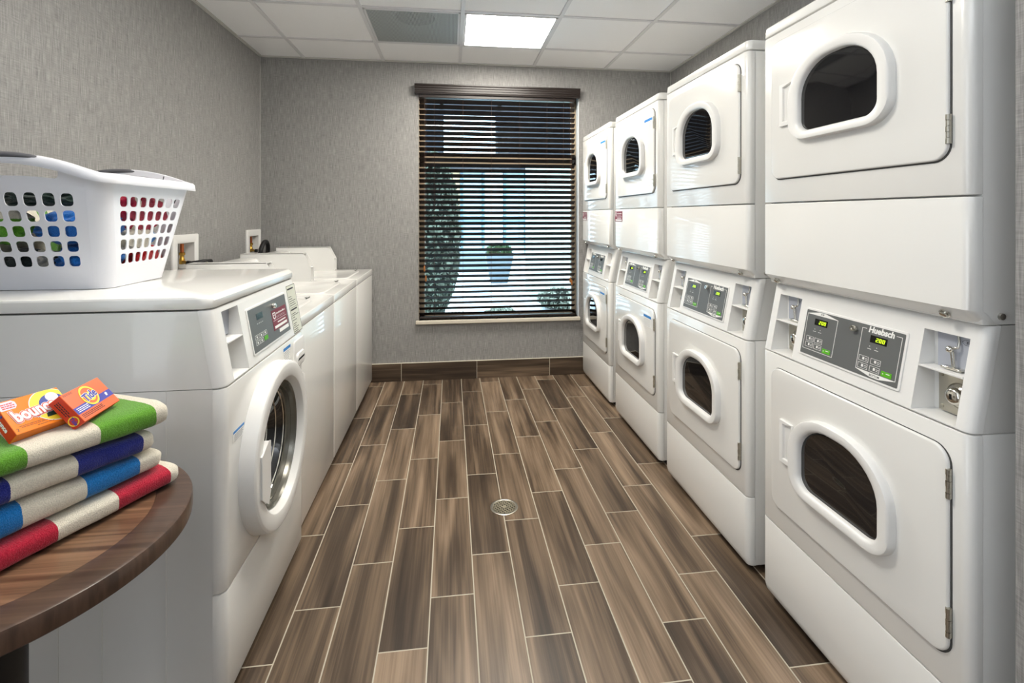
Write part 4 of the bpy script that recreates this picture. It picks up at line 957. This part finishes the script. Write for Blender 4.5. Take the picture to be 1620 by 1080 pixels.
crumple('crumpled_towel', -1.020, 1.745, 1.262, .050, .085, .035, mb('cream_terry', (30, 110, 180), [(.05, .3)], 1), 44, 'cream crumpled towel in the middle of the right side of the basket')
crumple('crumpled_towel', -1.335, 1.77, 1.25, .060, .12, .10, mb('cream_terry_b', (90, 150, 50), [(.0, .05)], 1), 50, 'cream towel with a green band at the left end of the basket')
crumple('crumpled_towel', -1.17, 1.84, 1.27, .085, .06, .11, mb('blue_terry_c', (24, 90, 160), [(-.02, .05)], 0), 57, 'cream and blue towel at the far side of the basket')

# --------------------------------------------------- outside the window
M['pave'] = noise_bump(mat('pale_concrete', (214, 222, 226), .8), 8, .2, .01, .05)
M['stucco'] = noise_bump(mat('grey_stucco', (168, 172, 160), .9), 30, .5, .02, .12)
M['darkclad'] = noise_bump(mat('dark_cladding', (38, 40, 46), .8), 5, .2, .01, .1)
M['pale'] = mat('pale_facade', (215, 220, 222), .7)
M['shopglass'] = mat('shop_glass', (150, 175, 185), .1, spec=.8)
M['steelblue'] = mat('blue_grey_mullion', (96, 118, 132), .5)
M['tanwall'] = noise_bump(mat('tan_brick', (178, 152, 118), .85), 22, .4, .01, .15)
sbox('ground', -14, 20, YB+WD, 34, -.16, -.06, M['pave'])
# storefront far behind the pavement
fb = empty('storefront_building', (3.0, 18, -.06), 0, 'pale storefront building with tall windows seen through the blind', 'building')
fi = Matrix.Translation(-Vector(fb.location))
def fo(name, bm, m): o = obj(name, bm, m, fb, 0); o.matrix_parent_inverse = fi; return o
bm = bmesh.new(); box(bm, -6, 14, 18.2, 22, -.06, 3.2); fo('wall', bm, M['pale'])
bm = bmesh.new(); box(bm, -6, 14, 17.9, 18.2, 2.95, 3.25); fo('fascia', bm, M['darkclad'])
x = -1.2; k = 0
while x < 5.2:
    bm = bmesh.new(); box(bm, x+.06, x+.72, 18.12, 18.2, .25, 2.9); p_ = fo('shop_window', bm, [M['shopglass'], M['tanwall'], M['shopglass'], M['pale']][k % 4])
    bm = bmesh.new(); box(bm, x-.03, x+.05, 18.05, 18.2, -.06, 2.94); box(bm, x+.05, x+.75, 18.1, 18.2, 1.1, 1.16); fo('mullion', bm, M['steelblue'])
    x += .78; k += 1
# covered walkway closer to the window
cw = empty('walkway_canopy', (2.0, 10, -.06), 0, 'dark flat walkway canopy with an open gap to the sky, outside the window', 'canopy')
ci = Matrix.Translation(-Vector(cw.location))
def co(name, bm, m): o = obj(name, bm, m, cw, 0); o.matrix_parent_inverse = ci; return o
bm = bmesh.new(); box(bm, -5, -.14, 9, 9.5, 2.33, 5.5); box(bm, .83, 6, 9, 9.5, 2.33, 5.5); box(bm, -.2, .9, 9, 9.5, 3.22, 5.5); co('fascia', bm, M['darkclad'])
for x in (-2.2, 3.6):
    bm = bmesh.new(); box(bm, x, x+.3, 9.05, 9.35, -.06, 2.33); co('post', bm, M['steelblue'])
# textured pier at the right
pr_ = tag(obj('stone_pier', box(bmesh.new(), 1.32, 3.0, 8.2, 8.9, -.06, 2.30, .02), M['stucco'], None, 0), 'grey textured stone pier outside, at the right of the window', 'pier')
# planter with leaves
pl = empty('planter', (.98, 10.4, -.06), 0, 'grey tapered outdoor planter with green leaves on the pavement outside', 'planter')
bm = bmesh.new(); loft(bm, [[(sx*w_, sy*w_, z) for sx, sy in ((-1, -1), (1, -1), (1, 1), (-1, 1))] for w_, z in ((.17, 0), (.29, .62), (.26, .62), (.25, .56))]); obj('pot', bm, mat('planter_grey', (110, 116, 122), .7), pl, 0)
def leaves(bm, cx, cy, cz, rx, ry, rz, n, s, seedv):
    rnd = random.Random(seedv)
    for _ in range(n):
        a, h_ = rnd.uniform(0, 2*PI), rnd.uniform(-1, 1); q = math.sqrt(1-h_*h_)*rnd.uniform(.75, 1.03); p = Vector((cx+rx*q*math.cos(a), cy+ry*q*math.sin(a), cz+rz*h_))
        R = Matrix.Rotation(rnd.uniform(0, 6.3), 3, 'Z') @ Matrix.Rotation(rnd.uniform(-1.3, 1.3), 3, 'X'); k = s*rnd.uniform(.6, 1.3)
        bm.faces.new([bm.verts.new(p+R @ Vector(v)*k) for v in ((-.5, 0, 0), (0, -.9, .15), (.5, 0, 0), (0, .9, .1))])
bm = bmesh.new(); leaves(bm, 0, 0, .66, .27, .27, .13, 500, .06, 4); obj('foliage', bm, M['grassgreen'], pl, 0)
bn = tag(obj('low_wall', box(bmesh.new(), .15, 1.3, 12.3, 12.7, -.06, .50, .02), mat('bench_grey', (130, 140, 146), .8), None, 0), 'low grey wall outside behind the planter', 'wall')
def shrub(name, x, y, r, h_, n, s, m, label, seedv, grp=None):
    t = empty(name, (x, y, -.06), 0, label, 'shrub', grp); bm = bmesh.new(); leaves(bm, 0, 0, h_/2, r, r, h_/2, n, s, seedv)
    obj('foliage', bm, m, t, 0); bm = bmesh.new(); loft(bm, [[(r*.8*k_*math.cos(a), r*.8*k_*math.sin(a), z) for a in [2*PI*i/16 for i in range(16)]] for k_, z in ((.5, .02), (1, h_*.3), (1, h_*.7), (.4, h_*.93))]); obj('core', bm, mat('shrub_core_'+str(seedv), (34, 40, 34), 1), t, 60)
dk = mat('conifer_green', (92, 98, 84), .9); gy = mat('grey_ground_cover', (128, 132, 118), .9)
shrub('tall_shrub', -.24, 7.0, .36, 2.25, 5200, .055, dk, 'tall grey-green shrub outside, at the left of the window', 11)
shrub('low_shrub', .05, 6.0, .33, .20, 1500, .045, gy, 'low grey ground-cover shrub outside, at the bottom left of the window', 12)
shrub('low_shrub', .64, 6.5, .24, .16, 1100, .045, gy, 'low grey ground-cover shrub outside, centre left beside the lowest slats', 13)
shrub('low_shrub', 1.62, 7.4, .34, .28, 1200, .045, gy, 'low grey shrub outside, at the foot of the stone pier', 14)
